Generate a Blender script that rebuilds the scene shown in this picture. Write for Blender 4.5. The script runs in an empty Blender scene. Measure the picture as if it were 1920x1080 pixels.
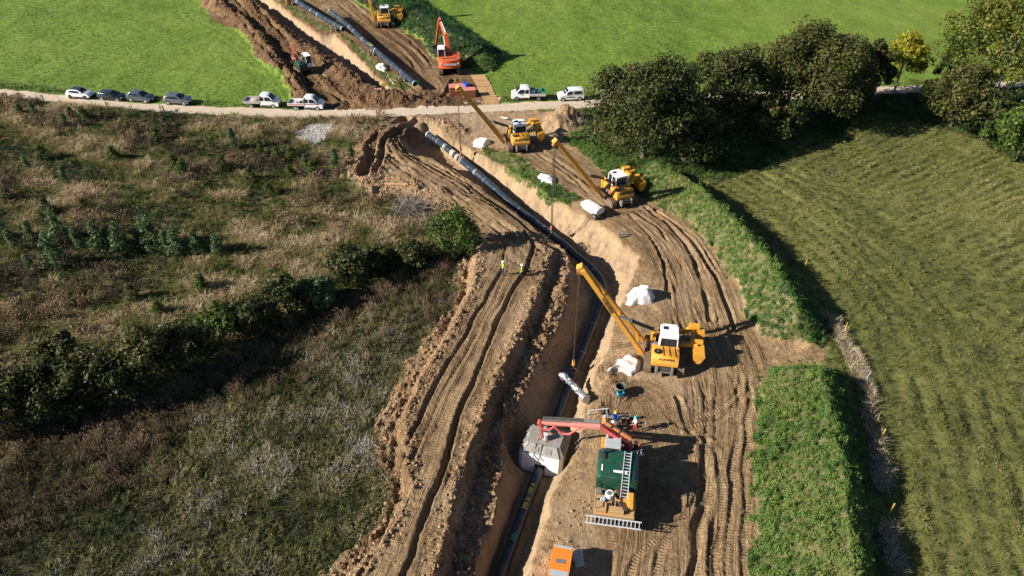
import bpy, bmesh, math, random
import numpy as np
from mathutils import Vector, Matrix, Euler

# ------------------------------------------------------------------ camera, sky, sun, exposure
SC = bpy.context.scene
COL = SC.collection
FPX, PITCH, CAMH = 1400.0, math.radians(38.0), 48.0      # focal length in pixels of the 1920 wide photograph
cd_ = bpy.data.cameras.new('camera'); cam = bpy.data.objects.new('camera', cd_); COL.objects.link(cam)
cd_.sensor_width = 36.0; cd_.lens = FPX / 1920 * 36.0
cd_.clip_start = 0.5; cd_.clip_end = 12000
cam.location = (0, 0, CAMH); cam.rotation_euler = (math.pi / 2 - PITCH, 0, 0)
SC.camera = cam

SUN_EL, SUN_AZ = math.radians(27.5), math.radians(14.5)   # shadows run towards +x, swung 14.5 degrees to +y
wd = bpy.data.worlds.new('World'); SC.world = wd; wd.use_nodes = True
wn = wd.node_tree; bg = wn.nodes['Background']
sky = wn.nodes.new('ShaderNodeTexSky'); sky.sky_type = 'NISHITA'; sky.sun_disc = False
sky.sun_elevation = SUN_EL
sky.sun_rotation = math.atan2(-math.cos(SUN_AZ), -math.sin(SUN_AZ))
sky.air_density = 0.6; sky.dust_density = 0.2; sky.altitude = 300
bg.inputs['Strength'].default_value = 0.06
wn.links.new(sky.outputs[0], bg.inputs['Color'])
sl = bpy.data.lights.new('sun', 'SUN'); sun = bpy.data.objects.new('sun', sl); COL.objects.link(sun)
sl.energy = 5.0; sl.angle = math.radians(0.5); sl.color = (1.0, 0.93, 0.82)
sd = Vector((math.cos(SUN_AZ) * math.cos(SUN_EL), math.sin(SUN_AZ) * math.cos(SUN_EL), -math.sin(SUN_EL)))
sun.rotation_euler = sd.to_track_quat('-Z', 'Y').to_euler()
SC.view_settings.view_transform = 'Standard'; SC.view_settings.look = 'None'
SC.view_settings.exposure = 1.08; SC.view_settings.gamma = 1.0
SC.render.engine = 'CYCLES'
SC.cycles.max_bounces = 5; SC.cycles.diffuse_bounces = 2; SC.cycles.glossy_bounces = 3
SC.cycles.transparent_max_bounces = 6; SC.cycles.transmission_bounces = 4

random.seed(7); RNG = np.random.default_rng(7)
_s, _c = math.sin(PITCH), math.cos(PITCH)
def G(px, py, z=0.0):
    """photograph pixel -> world point at height z"""
    u = (px - 960) / FPX; v = (py - 540) / FPX
    t = (CAMH - z) / (_s + v * _c)
    return Vector((u * t, (_c - v * _s) * t, z))
def GL(pts):
    return np.array([[*G(p[0], p[1], p[2] if len(p) > 2 else 0.0)] for p in pts])
def Zrow(x, y, py):
    v = (py - 540) / FPX
    return CAMH - (-y * _s - v * y * _c) / (v * _s - _c)

# ------------------------------------------------------------------ object helpers
def tag(o, label=None, cat=None, group=None, kind=None):
    if label: o['label'] = label
    if cat: o['category'] = cat
    if group: o['group'] = group
    if kind: o['kind'] = kind
    return o
def empty(name, loc=(0, 0, 0), rz=0.0, label=None, cat=None, group=None):
    o = bpy.data.objects.new(name, None); COL.objects.link(o)
    o.empty_display_size = 0.3
    o.location = loc; o.rotation_euler = (0, 0, rz)
    return tag(o, label, cat, group)
def link(name, me, mat=None, parent=None):
    o = bpy.data.objects.new(name, me); COL.objects.link(o)
    if mat is not None and not me.materials: me.materials.append(mat)
    if parent is not None: o.parent = parent
    return o
def copy_tree(o, parent=None):
    c = o.copy(); COL.objects.link(c); c.parent = parent
    for ch in [k for k in bpy.data.objects if k.parent is o]: copy_tree(ch, c)
    return c
def mesh_np(name, V, Fq, smooth=True):
    me = bpy.data.meshes.new(name)
    V = np.asarray(V, dtype=np.float32); Fq = np.asarray(Fq, dtype=np.int32)
    n, k = Fq.shape
    me.vertices.add(len(V)); me.vertices.foreach_set('co', V.ravel())
    me.loops.add(n * k); me.loops.foreach_set('vertex_index', Fq.ravel())
    me.polygons.add(n); me.polygons.foreach_set('loop_start', np.arange(0, n * k, k, dtype=np.int32))
    me.polygons.foreach_set('use_smooth', np.full(n, smooth))
    me.update(calc_edges=True)
    return me
def fattr(me, name, data, dom='POINT'):
    a = me.attributes.new(name, 'FLOAT', dom); a.data.foreach_set('value', np.asarray(data, dtype=np.float32))

class MB:
    """collects shapes, links them as ONE mesh object"""
    def __init__(s): s.v = []; s.f = []; s.M = Matrix.Identity(4)
    def at(s, loc=(0, 0, 0), rot=(0, 0, 0)):
        s.M = Matrix.Translation(loc) @ Euler(rot).to_matrix().to_4x4(); return s
    def add(s, vs, fs):
        b = len(s.v); s.v += [s.M @ Vector(p) for p in vs]; s.f += [[b + i for i in f] for f in fs]; return s
    def box(s, c, d, t=1.0, ty=None):
        """box centre c, size d; t / ty taper the top"""
        x, y, z = d[0] / 2, d[1] / 2, d[2] / 2; ty = t if ty is None else ty
        P = [(-x, -y, -z), (x, -y, -z), (x, y, -z), (-x, y, -z), (-x * t, -y * ty, z), (x * t, -y * ty, z), (x * t, y * ty, z), (-x * t, y * ty, z)]
        P = [(p[0] + c[0], p[1] + c[1], p[2] + c[2]) for p in P]
        return s.add(P, [(3, 2, 1, 0), (4, 5, 6, 7), (0, 1, 5, 4), (1, 2, 6, 5), (2, 3, 7, 6), (3, 0, 4, 7)])
    def prism(s, poly, a, b, ax='x'):
        """polygon in the plane across axis ax, pulled from a to b; poly (u,w): ax x -> (y,z); y -> (x,z); z -> (x,y)"""
        n = len(poly)
        def mk(u, w, k): return {'x': (k, u, w), 'y': (u, k, w), 'z': (u, w, k)}[ax]
        P = [mk(u, w, a) for u, w in poly] + [mk(u, w, b) for u, w in poly]
        F = [list(range(n)), list(range(2 * n - 1, n - 1, -1))] + [[i, n + i, n + (i + 1) % n, (i + 1) % n][::-1] for i in range(n)]
        return s.add(P, F)
    def bar(s, p, q, w, h=None, up=(0, 0, 1), w2=None, h2=None):
        """box beam from p to q"""
        p, q = Vector(p), Vector(q); h = h or w; w2 = w2 or w; h2 = h2 or h
        d = (q - p).normalized(); up = Vector(up)
        if abs(d.dot(up)) > .98: up = Vector((0, 1, 0))
        a = d.cross(up).normalized(); b = a.cross(d)
        P = []
        for c, ww, hh in ((p, w, h), (q, w2, h2)):
            P += [c + a * (sx * ww / 2) + b * (sz * hh / 2) for sx, sz in ((-1, -1), (1, -1), (1, 1), (-1, 1))]
        return s.add(P, [(3, 2, 1, 0), (4, 5, 6, 7), (0, 1, 5, 4), (1, 2, 6, 5), (2, 3, 7, 6), (3, 0, 4, 7)])
    def cyl(s, p, q, r, r2=None, n=12, caps=True):
        p, q = Vector(p), Vector(q); r2 = r if r2 is None else r2
        d = (q - p).normalized(); u = Vector((0, 0, 1)) if abs(d.z) < .9 else Vector((1, 0, 0))
        a = d.cross(u).normalized(); b = a.cross(d)
        P = []
        for c, rr in ((p, r), (q, r2)):
            P += [c + (a * math.cos(2 * math.pi * i / n) + b * math.sin(2 * math.pi * i / n)) * rr for i in range(n)]
        F = [[i, (i + 1) % n, n + (i + 1) % n, n + i] for i in range(n)]
        if caps: F += [list(range(n - 1, -1, -1)), list(range(n, 2 * n))]
        return s.add(P, F)
    def tube(s, path, r, n=8, caps=True):
        path = [Vector(p) for p in path]; m = len(path); P = []; pa = None
        for i, p in enumerate(path):
            d = (path[min(i + 1, m - 1)] - path[max(i - 1, 0)]).normalized()
            if pa is None:
                u = Vector((0, 0, 1)) if abs(d.z) < .9 else Vector((1, 0, 0)); a = d.cross(u).normalized()
            else: a = (pa - d * pa.dot(d)).normalized()
            pa = a; b = d.cross(a); rr = r[i] if isinstance(r, (list, tuple)) else r
            P += [p + (a * math.cos(2 * math.pi * k / n) + b * math.sin(2 * math.pi * k / n)) * rr for k in range(n)]
        F = [[i * n + k, i * n + (k + 1) % n, (i + 1) * n + (k + 1) % n, (i + 1) * n + k] for i in range(m - 1) for k in range(n)]
        if caps: F += [list(range(n - 1, -1, -1)), list(range((m - 1) * n, m * n))]
        return s.add(P, F)
    def loft(s, rings, caps=True):
        n = len(rings[0]); P = [p for r in rings for p in r]; m = len(rings)
        F = [[i * n + k, i * n + (k + 1) % n, (i + 1) * n + (k + 1) % n, (i + 1) * n + k] for i in range(m - 1) for k in range(n)]
        if caps: F += [list(range(n - 1, -1, -1)), list(range((m - 1) * n, m * n))]
        return s.add(P, F)
    def dome(s, c, r, rz=None, n=10, m=4):
        rz = rz or r; P = []; F = []
        for j in range(m):
            t = math.pi / 2 * j / m
            P += [(c[0] + r * math.cos(t) * math.cos(2 * math.pi * i / n), c[1] + r * math.cos(t) * math.sin(2 * math.pi * i / n), c[2] + rz * math.sin(t)) for i in range(n)]
        P.append((c[0], c[1], c[2] + rz))
        for j in range(m - 1): F += [[j * n + i, j * n + (i + 1) % n, (j + 1) * n + (i + 1) % n, (j + 1) * n + i] for i in range(n)]
        F += [[(m - 1) * n + i, (m - 1) * n + (i + 1) % n, m * n] for i in range(n)] + [list(range(n - 1, -1, -1))]
        return s.add(P, F)
    def ball(s, c, r, n=8, m=6):
        P = []; F = []
        r = r if isinstance(r, (tuple, list)) else (r, r, r)
        for j in range(1, m):
            t = math.pi * j / m
            P += [(c[0] + r[0] * math.sin(t) * math.cos(2 * math.pi * i / n), c[1] + r[1] * math.sin(t) * math.sin(2 * math.pi * i / n), c[2] - r[2] * math.cos(t)) for i in range(n)]
        a = len(P); P += [(c[0], c[1], c[2] - r[2]), (c[0], c[1], c[2] + r[2])]
        for j in range(m - 2): F += [[j * n + i, j * n + (i + 1) % n, (j + 1) * n + (i + 1) % n, (j + 1) * n + i] for i in range(n)]
        F += [[(i + 1) % n, i, a] for i in range(n)] + [[(m - 2) * n + i, (m - 2) * n + (i + 1) % n, a + 1] for i in range(n)]
        return s.add(P, F)
    def mesh(s, name, bev=0.0, ang=35):
        me = bpy.data.meshes.new(name)
        me.from_pydata([tuple(p) for p in s.v], [], s.f)
        if bev:
            bm = bmesh.new(); bm.from_mesh(me)
            bmesh.ops.recalc_face_normals(bm, faces=bm.faces)
            ed = [e for e in bm.edges if len(e.link_faces) == 2 and e.calc_face_angle(0) > .5]
            bmesh.ops.bevel(bm, geom=ed, offset=bev, segments=1, affect='EDGES', clamp_overlap=True)
            bm.to_mesh(me); bm.free()
        else:
            bm = bmesh.new(); bm.from_mesh(me); bmesh.ops.recalc_face_normals(bm, faces=bm.faces); bm.to_mesh(me); bm.free()
        me.polygons.foreach_set('use_smooth', np.full(len(me.polygons), True))
        me.set_sharp_from_angle(angle=math.radians(ang))
        return me
    def build(s, name, mat, parent=None, bev=0.0, ang=35):
        return link(name, s.mesh(name, bev, ang), mat, parent)

def text_mesh(txt, size, mat, parent, M, name='lettering', ext=0.004, bold=0.0):
    cu = bpy.data.curves.new(name, 'FONT'); cu.body = txt; cu.size = size; cu.align_x = 'CENTER'; cu.align_y = 'CENTER'
    cu.extrude = ext; cu.offset = bold; cu.resolution_u = 2
    t = bpy.data.objects.new(name, cu); COL.objects.link(t)
    dg = bpy.context.evaluated_depsgraph_get()
    me = bpy.data.meshes.new_from_object(t.evaluated_get(dg))
    bpy.data.objects.remove(t); bpy.data.curves.remove(cu)
    me.name = name; me.transform(M); me.materials.clear()
    return link(name, me, mat, parent)

# ------------------------------------------------------------------ materials
class NT:
    def __init__(s, name):
        s.m = bpy.data.materials.new(name); s.m.use_nodes = True; s.t = s.m.node_tree; s.b = s.t.nodes['Principled BSDF']
    def n(s, typ, **kw):
        k = s.t.nodes.new(typ)
        for a, v in kw.items(): setattr(k, a, v)
        return k
    def l(s, a, b): s.t.links.new(a, b)
    def noise(s, scale, det=4, rough=.55, vec=None, dist=0.0):
        k = s.n('ShaderNodeTexNoise'); k.inputs['Scale'].default_value = scale; k.inputs['Detail'].default_value = det
        k.inputs['Roughness'].default_value = rough; k.inputs['Distortion'].default_value = dist
        if vec is not None: s.l(vec, k.inputs['Vector'])
        return k.outputs['Fac']
    def ramp(s, fac, stops):
        k = s.n('ShaderNodeValToRGB'); e = k.color_ramp.elements
        while len(e) > 1: e.remove(e[-1])
        for i, (p, c) in enumerate(stops):
            x = e[0] if i == 0 else e.new(p)
            x.position = p; x.color = (*c, 1) if len(c) == 3 else c
        s.l(fac, k.inputs[0]); return k.outputs[0]
    def mix(s, fac, a, b, mode='MIX'):
        k = s.n('ShaderNodeMix', data_type='RGBA', blend_type=mode)
        for v, i in ((fac, 0), (a, 6), (b, 7)):
            if hasattr(v, 'links'): s.l(v, k.inputs[i])
            else: k.inputs[i].default_value = v if i == 0 else (*v, 1)
        return k.outputs[2]
    def math(s, op, a, b=None):
        k = s.n('ShaderNodeMath', operation=op)
        for v, i in ((a, 0), (b, 1)):
            if v is None: continue
            if hasattr(v, 'links'): s.l(v, k.inputs[i])
            else: k.inputs[i].default_value = v
        return k.outputs[0]
    def attr(s, name, typ='GEOMETRY'):
        k = s.n('ShaderNodeAttribute'); k.attribute_name = name; k.attribute_type = typ; return k.outputs['Fac']
    def pos(s): return s.n('ShaderNodeNewGeometry').outputs['Position']
    def obj(s): return s.n('ShaderNodeTexCoord').outputs['Object']
    def bump(s, h, dist, strength=1.0, prev=None):
        k = s.n('ShaderNodeBump'); k.inputs['Distance'].default_value = dist; k.inputs['Strength'].default_value = strength
        s.l(h, k.inputs['Height'])
        if prev is not None: s.l(prev, k.inputs['Normal'])
        return k.outputs[0]
    def set(s, col=None, rough=None, metal=None, nrm=None, spec=None):
        for v, nm in ((col, 'Base Color'), (rough, 'Roughness'), (metal, 'Metallic'), (nrm, 'Normal'), (spec, 'Specular IOR Level')):
            if v is None: continue
            if hasattr(v, 'links'): s.l(v, s.b.inputs[nm])
            else: s.b.inputs[nm].default_value = (*v, 1) if nm == 'Base Color' else v
        return s.m

def paint(name, col, rough=.4, metal=0.0, dirt=.35, dirtcol=(.23, .15, .09), scale=3.0, spec=.5):
    """machine paint with patches of dried mud and dust"""
    m = NT(name); p = m.obj()
    n1 = m.noise(scale, 6, .65, p); n2 = m.noise(scale * 6, 3, .6, p)
    f = m.math('MULTIPLY', m.math('ADD', n1, m.math('MULTIPLY', n2, .5)), .7)
    k = m.ramp(f, [(.5 - .2 * dirt, (0, 0, 0)), (.78, (1, 1, 1))])
    k = m.math('MULTIPLY', k, min(1.0, dirt * 1.6))
    v = m.mix(.25, col, m.ramp(n2, [(.3, tuple(c * .7 for c in col)), (.7, tuple(min(1, c * 1.15) for c in col))]))
    c = m.mix(k, v, dirtcol)
    r = m.math('ADD', m.math('MULTIPLY', k, .4), rough)
    return m.set(c, r, metal, m.bump(n2, .004, .4), spec)
def flat(name, col, rough=.5, metal=0.0, var=.2, scale=8.0, bump=0.0, spec=.5):
    m = NT(name); n = m.noise(scale, 4, .6, m.obj())
    c = m.ramp(n, [(.3, tuple(x * (1 - var) for x in col)), (.7, tuple(min(1, x * (1 + var)) for x in col))])
    return m.set(c, rough, metal, m.bump(n, bump) if bump else None, spec)
def glass(name, col=(.012, .016, .02)):
    m = NT(name); n = m.noise(2.0, 2, .5, m.obj())
    return m.set(m.ramp(n, [(.3, col), (.7, tuple(c * 1.8 for c in col))]), .08, 0, None, .6)

M = {}
M['yellow'] = paint('machine_yellow', (.74, .33, .012), .42, dirt=.5)
M['orange'] = paint('machine_orange', (.70, .095, .012), .42, dirt=.38)
M['boxorange'] = paint('box_orange', (.75, .2, .012), .5, dirt=.25)
M['deckorange'] = paint('deck_orange', (.46, .25, .07), .6, dirt=.7, dirtcol=(.30, .22, .14), scale=2.0)
M['green'] = paint('machine_green', (.004, .06, .036), .4, dirt=.12)
M['red'] = paint('crane_red', (.50, .05, .04), .45, dirt=.3, dirtcol=(.4, .25, .22))
M['pink'] = paint('faded_red', (.58, .17, .14), .55, dirt=.4, dirtcol=(.42, .3, .25))
M['hoseorange'] = paint('cylinder_orange', (.7, .24, .08), .5, dirt=.3)
M['white'] = paint('white_paint', (.78, .77, .74), .4, dirt=.1)
M['cabgrey'] = paint('cab_grey', (.36, .40, .42), .45, dirt=.2)
M['steel'] = paint('steel_grey', (.22, .22, .21), .5, .4, dirt=.4)
M['dark'] = paint('dark_metal', (.03, .03, .032), .5, .2, dirt=.25)
M['track'] = paint('track_steel', (.13, .10, .075), .65, .3, dirt=.8, dirtcol=(.26, .17, .10))
M['alu'] = flat('aluminium', (.66, .68, .70), .4, .25, .15)
M['cable'] = flat('wire_rope', (.10, .085, .07), .5, .5, .2)
M['rust'] = paint('rust_red', (.30, .085, .035), .6, dirt=.4)
M['glass'] = glass('window_glass')
M['rubber'] = flat('rubber', (.025, .024, .023), .8, 0, .3, 6)
M['black'] = flat('black_paint', (.01, .01, .011), .4, 0, .2)
M['letterblack'] = flat('letter_black', (.015, .015, .015), .5)
M['letterwhite'] = flat('letter_white', (.8, .8, .78), .5)
M['blue'] = flat('blue_sheet', (.015, .06, .42), .5, 0, .35, 3, .02)
M['wood'] = flat('raw_timber', (.42, .25, .11), .75, 0, .3, 5, .004)
M['oldwood'] = flat('weathered_timber', (.24, .19, .14), .8, 0, .35, 5, .004)
# ------------------------------------------------------------------ noise and distance fields (numpy)
def vnoise(x, y, seed=0):
    xi = np.floor(x).astype(np.int64); yi = np.floor(y).astype(np.int64)
    fx = x - xi; fy = y - yi; fx = fx * fx * (3 - 2 * fx); fy = fy * fy * (3 - 2 * fy)
    def h(a, b):
        k = (a * 374761393 + b * 668265263 + seed * 974634777) & 0xffffffff
        k = ((k ^ (k >> 13)) * 1274126177) & 0xffffffff
        return ((k ^ (k >> 16)) & 0xffff) / 65535.0
    return (h(xi, yi) * (1 - fx) + h(xi + 1, yi) * fx) * (1 - fy) + (h(xi, yi + 1) * (1 - fx) + h(xi + 1, yi + 1) * fx) * fy
def fbm(x, y, seed=0, o=4, g=.5):
    r = 0; a = 1; t = 0
    for i in range(o):
        r = r + a * vnoise(x, y, seed + i * 17); t += a; a *= g; x = x * 2.03 + 11.7; y = y * 2.03 + 5.3
    return r / t
def smooth(a, b, x):
    t = np.clip((x - a) / (b - a), 0, 1); return t * t * (3 - 2 * t)
def dpoly(X, Y, L, closed=False):
    """distance to polyline, arc length and signed side of the nearest point"""
    L = np.asarray(L)[:, :2]
    if closed: L = np.vstack([L, L[:1]])
    best = np.full(X.shape, 1e9); arc = np.zeros(X.shape); side = np.zeros(X.shape); s0 = 0.0
    for a, b in zip(L[:-1], L[1:]):
        d = b - a; n2 = max(d @ d, 1e-9); ln = math.sqrt(n2)
        t = np.clip(((X - a[0]) * d[0] + (Y - a[1]) * d[1]) / n2, 0, 1)
        ex = X - (a[0] + t * d[0]); ey = Y - (a[1] + t * d[1]); q = np.hypot(ex, ey)
        k = q < best
        best = np.where(k, q, best); arc = np.where(k, s0 + t * ln, arc); side = np.where(k, np.sign(d[0] * ey - d[1] * ex), side); s0 += ln
    return best, arc, side
def inpoly(X, Y, L):
    L = np.asarray(L)[:, :2]; r = np.zeros(X.shape, bool); n = len(L)
    for i in range(n):
        x1, y1 = L[i]; x2, y2 = L[(i + 1) % n]
        if y1 == y2: continue
        c = ((y1 > Y) != (y2 > Y)) & (X < (x2 - x1) * (Y - y1) / (y2 - y1) + x1)
        r ^= c
    return r
def crom(pts, k=8):
    """smooth curve through points"""
    P = np.asarray(pts, float); P = np.vstack([2 * P[0] - P[1], P, 2 * P[-1] - P[-2]]); out = []
    for i in range(1, len(P) - 2):
        for j in range(k):
            t = j / k; p0, p1, p2, p3 = P[i - 1:i + 3]
            out.append(.5 * ((2 * p1) + (p2 - p0) * t + (2 * p0 - 5 * p1 + 4 * p2 - p3) * t * t + (3 * p1 - p0 - 3 * p2 + p3) * t ** 3))
    out.append(P[-2]); return np.array(out)

# ------------------------------------------------------------------ plan of the place
ROAD_N = GL([(-900, 120), (-300, 146), (0, 168), (130, 182), (250, 193), (400, 200), (560, 205), (720, 206), (900, 198), (1050, 192), (1120, 187), (1250, 179), (1450, 170), (1640, 163), (1700, 161), (1920, 150), (2500, 130)])
ROAD_S = GL([(-900, 137), (-300, 162), (0, 184), (130, 197), (300, 211), (450, 219), (600, 222), (750, 220), (900, 212), (1050, 207), (1120, 202), (1300, 195), (1500, 185), (1650, 177), (1720, 174), (1920, 164), (2500, 142)])
ROAD = np.vstack([ROAD_N, ROAD_S[::-1]])
NEAR = GL([(735, 216), (700, 238), (645, 285), (650, 345), (695, 378), (745, 372), (800, 392), (850, 408), (905, 442), (890, 472), (848, 492), (850, 570), (820, 612), (768, 665), (738, 725), (702, 800), (698, 870), (722, 930), (702, 985), (655, 1040), (600, 1095), (400, 1400),
           (1440, 1400), (1410, 1110), (1408, 1000), (1412, 850), (1422, 735), (1440, 705), (1500, 692), (1535, 690), (1540, 652), (1500, 640), (1430, 632), (1402, 600), (1380, 540), (1332, 462), (1290, 422), (1235, 388), (1195, 368), (1130, 322), (1085, 285), (1058, 260), (1095, 240), (1085, 222), (1050, 212), (1000, 210), (920, 206)])
FAR = GL([(566, 210), (540, 170), (520, 140), (480, 110), (463, 75), (440, 55), (400, 42), (380, 15), (366, -10), (320, -60), (200, -150),
          (420, -150), (600, -50), (655, -2), (690, 22), (740, 52), (790, 78), (820, 118), (850, 132), (880, 130), (900, 150), (930, 202)])
TR_L = GL([(775, 236), (750, 262), (765, 287), (817, 300), (870, 330), (930, 372), (985, 410), (1035, 452), (1068, 490), (1072, 540), (1060, 590), (1028, 645), (998, 705), (972, 760), (940, 815), (945, 860), (935, 930), (900, 1050), (880, 1115), (850, 1200)])
TR_R = GL([(802, 232), (840, 257), (873, 279), (927, 305), (973, 330), (1073, 393), (1140, 430), (1200, 480), (1190, 512), (1165, 565), (1152, 605), (1140, 650), (1112, 715), (1096, 770), (1085, 830), (1062, 880), (1045, 905), (1018, 990), (988, 1080), (972, 1120), (950, 1200)])
TRENCH = np.vstack([TR_L, TR_R[::-1]])
PIPE_PX = [(803, 252, -.8), (832, 273, -.85), (866, 301, -.9), (912, 340, -1.1), (962, 385, -1.3), (1035, 441, -1.7), (1080, 479, -2.0), (1114, 509, -2.2), (1131, 537, -2.3), (1128, 567, -2.35), (1115, 602, -2.4), (1096, 650, -2.35), (1076, 698, -2.25), (1050, 770, -2.35), (1029, 830, -2.4), (1008, 890, -2.4), (985, 950, -2.4), (960, 1020, -2.4), (938, 1080, -2.4), (922, 1125, -2.4)]
PIPE = crom(GL(PIPE_PX), 6)
FT_L = GL([(440, -30), (500, 22), (520, 37), (599, 94), (651, 126), (700, 172), (735, 180)])
FT_R = GL([(470, -40), (500, -10), (529, 13), (560, 36), (600, 64), (627, 62), (655, 91), (686, 123), (728, 164), (742, 176)])
FTRENCH = np.vstack([FT_L, FT_R[::-1]])
FT_C = GL([(450, -30), (512, 18), (560, 55), (607, 84), (655, 112), (695, 150), (722, 172)])
# haul road embankment beside the trench
HAUL = GL([(930, 448), (880, 475), (868, 560), (826, 640), (776, 722), (742, 800), (738, 880), (750, 940), (712, 1010), (640, 1100), (560, 1200), (815, 1200), (850, 1080), (876, 960), (902, 870), (934, 780), (970, 700), (1006, 622), (1036, 545), (1050, 485), (1005, 455)])
# grassed earth banks: toe outline and crest
B1 = GL([(1180, 350), (1230, 386), (1290, 420), (1332, 460), (1380, 540), (1402, 602), (1430, 636), (1515, 650), (1542, 640), (1528, 590), (1474, 508), (1394, 434), (1312, 374), (1240, 322), (1195, 325)])
B1C = GL([(1224, 344), (1290, 382), (1356, 443), (1424, 522), (1470, 598), (1484, 628)])
B2 = GL([(1424, 720), (1440, 702), (1530, 694), (1576, 722), (1604, 830), (1626, 950), (1646, 1110), (1664, 1400), (1420, 1400), (1408, 1110), (1408, 980), (1412, 850)])
B2C = GL([(1485, 732), (1520, 745), (1543, 840), (1562, 945), (1578, 1120), (1595, 1400)])
B3 = GL([(925, 136), (880, 128), (850, 130), (822, 116), (792, 76), (740, 48), (690, 18), (655, -4), (600, -55), (690, -70), (760, -18), (850, 40), (905, 76), (945, 110)])
B3C = GL([(905, 112), (850, 84), (770, 32), (705, -12), (650, -58)])
B4 = GL([(1058, 262), (1085, 286), (1130, 322), (1180, 350), (1195, 325), (1150, 290), (1120, 262), (1095, 242)])   # grass slope by the trees
BANKS = [B1, B2, B3]
ISLE = GL([(898, 278), (930, 284), (975, 303), (1020, 333), (1048, 352), (1088, 372), (1070, 386), (1030, 372), (985, 340), (940, 312), (905, 294)])
ISLE2 = GL([(520, -5), (560, 20), (605, 48), (640, 60), (668, 84), (712, 122), (772, 166), (748, 172), (722, 155), (690, 122), (660, 92), (630, 58), (600, 58), (560, 32), (525, 8)])
GRAVEL = GL([(552, 246), (575, 234), (610, 232), (622, 238), (612, 258), (590, 268), (556, 266)])
HEDGE = GL([(905, 442), (872, 470), (790, 505), (690, 545), (560, 590), (440, 660), (300, 735), (180, 760), (60, 800), (-60, 840), (-400, 900)])
BELT = GL([(1095, 205), (1300, 196), (1720, 176), (1920, 166), (2400, 150), (2400, 420), (1920, 310), (1830, 265), (1720, 228), (1640, 225), (1530, 270), (1420, 318), (1340, 345), (1270, 330), (1180, 325), (1110, 262)])
PADDOCK_EDGE = GL([(1560, 640), (1610, 720), (1628, 830), (1655, 1000), (1675, 1130)])

# ------------------------------------------------------------------ grid
def steps(a, b, d0, d1):
    r = [a]
    while r[-1] < b: r.append(r[-1] + d0 + (d1 - d0) * (r[-1] - a) / (b - a))
    return r
def grow(a, to, d):
    r = []; x = a
    while x < to: x += d; d *= 1.35; r.append(x)
    return r
xs = steps(-68, -38, .24, .2)[:-1] + steps(-38, 27, .19, .14); xr = steps(xs[-1] + .4, 120, .5, .9); xl = [-x for x in steps(68.5, 120, .5, .9)]
xs = np.array([-x for x in grow(-xl[-1], 4000, 2)][::-1] + xl[::-1] + xs + xr + grow(xr[-1], 4000, 2))
ys = steps(21, 172, .125, .34)
ys = np.array([-y for y in grow(-21 + 2, 3000, 2)][::-1] + [19, 20] + ys + grow(ys[-1], 6000, 2))
X, Y = np.meshgrid(xs, ys)
core = (X > -125) & (X < 125) & (Y > 18) & (Y < 180)

wx, wy = X.copy(), Y.copy()
_w = (slice(*np.searchsorted(ys, [18, 180])), slice(*np.searchsorted(xs, [-125, 125])))
wx[_w] += (fbm(X[_w] * .9, Y[_w] * .9, 3, 3) - .5) * 1.5; wy[_w] += (fbm(X[_w] * .9, Y[_w] * .9, 9, 3) - .5) * 1.5
# zones
Z_CROPL, Z_CROPR, Z_SCRUB, Z_FLOWER, Z_HAY, Z_DIRT, Z_ROAD, Z_BANK, Z_GRAVEL, Z_BELT, Z_ISLE = range(11)
road_mid = .5 * (np.interp(X, ROAD_N[:, 0], ROAD_N[:, 1]) + np.interp(X, ROAD_S[:, 0], ROAD_S[:, 1]))
north = Y > road_mid
far_axis = np.interp(Y, FT_C[::-1, 1][::-1] if False else np.sort(FT_C[:, 1]), FT_C[np.argsort(FT_C[:, 1]), 0])
zone = np.where(north, np.where(X < far_axis, Z_CROPL, Z_CROPR), 0)
hedge_y = np.interp(X, HEDGE[::-1, 0], HEDGE[::-1, 1])
zone = np.where(~north & (X < 2), np.where(wy > hedge_y, Z_SCRUB, Z_FLOWER), zone)
zone = np.where(~north & (X >= 2), Z_HAY, zone)
zone = np.where(inpoly(wx, wy, BELT), Z_BELT, zone)
nearm = inpoly(wx, wy, NEAR); farm = inpoly(wx, wy, FAR)
zone = np.where(inpoly(wx, wy, B4), Z_BANK, zone)
for b in BANKS: zone = np.where(inpoly(wx, wy, b), Z_BANK, zone)
dirt = (nearm | farm) & (zone != Z_BANK)
zone = np.where(dirt, Z_DIRT, zone)
zone = np.where(inpoly(wx, wy, ISLE) | inpoly(wx, wy, ISLE2), Z_ISLE, zone)
rx, ry = X.copy(), Y.copy()
rx[_w] += (fbm(X[_w] * .5, Y[_w] * .5, 31, 2) - .5) * .5; ry[_w] += (fbm(X[_w] * .5, Y[_w] * .5, 33, 3) - .5) * .4
roadm = inpoly(rx, ry, ROAD)
zone = np.where(roadm, Z_ROAD, zone)
zone = np.where(inpoly(wx, wy, GRAVEL), Z_GRAVEL, zone)

def win(L, m):
    L = np.asarray(L); i0, i1 = np.searchsorted(xs, [L[:, 0].min() - m, L[:, 0].max() + m]); j0, j1 = np.searchsorted(ys, [L[:, 1].min() - m, L[:, 1].max() + m])
    return (slice(max(0, j0), j1 + 1), slice(max(0, i0), i1 + 1))
CW = (slice(*np.searchsorted(ys, [18, 180])), slice(*np.searchsorted(xs, [-125, 125])))      # the part of the grid in detail
DW = (slice(*np.searchsorted(ys, [18, 180])), slice(*np.searchsorted(xs, [-70, 32])))        # the part with earthworks
def cfbm(fx, fy, seed, o, W=None):
    W = W or CW; r = np.full(X.shape, .5); r[W] = fbm(X[W] * fx, Y[W] * fy, seed, o); return r
lump = cfbm(.55, .55, 61, 4, DW)
WR1, WR2 = cfbm(.4, .4, 21, 2, DW), cfbm(.4, .4, 22, 2, DW)
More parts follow.
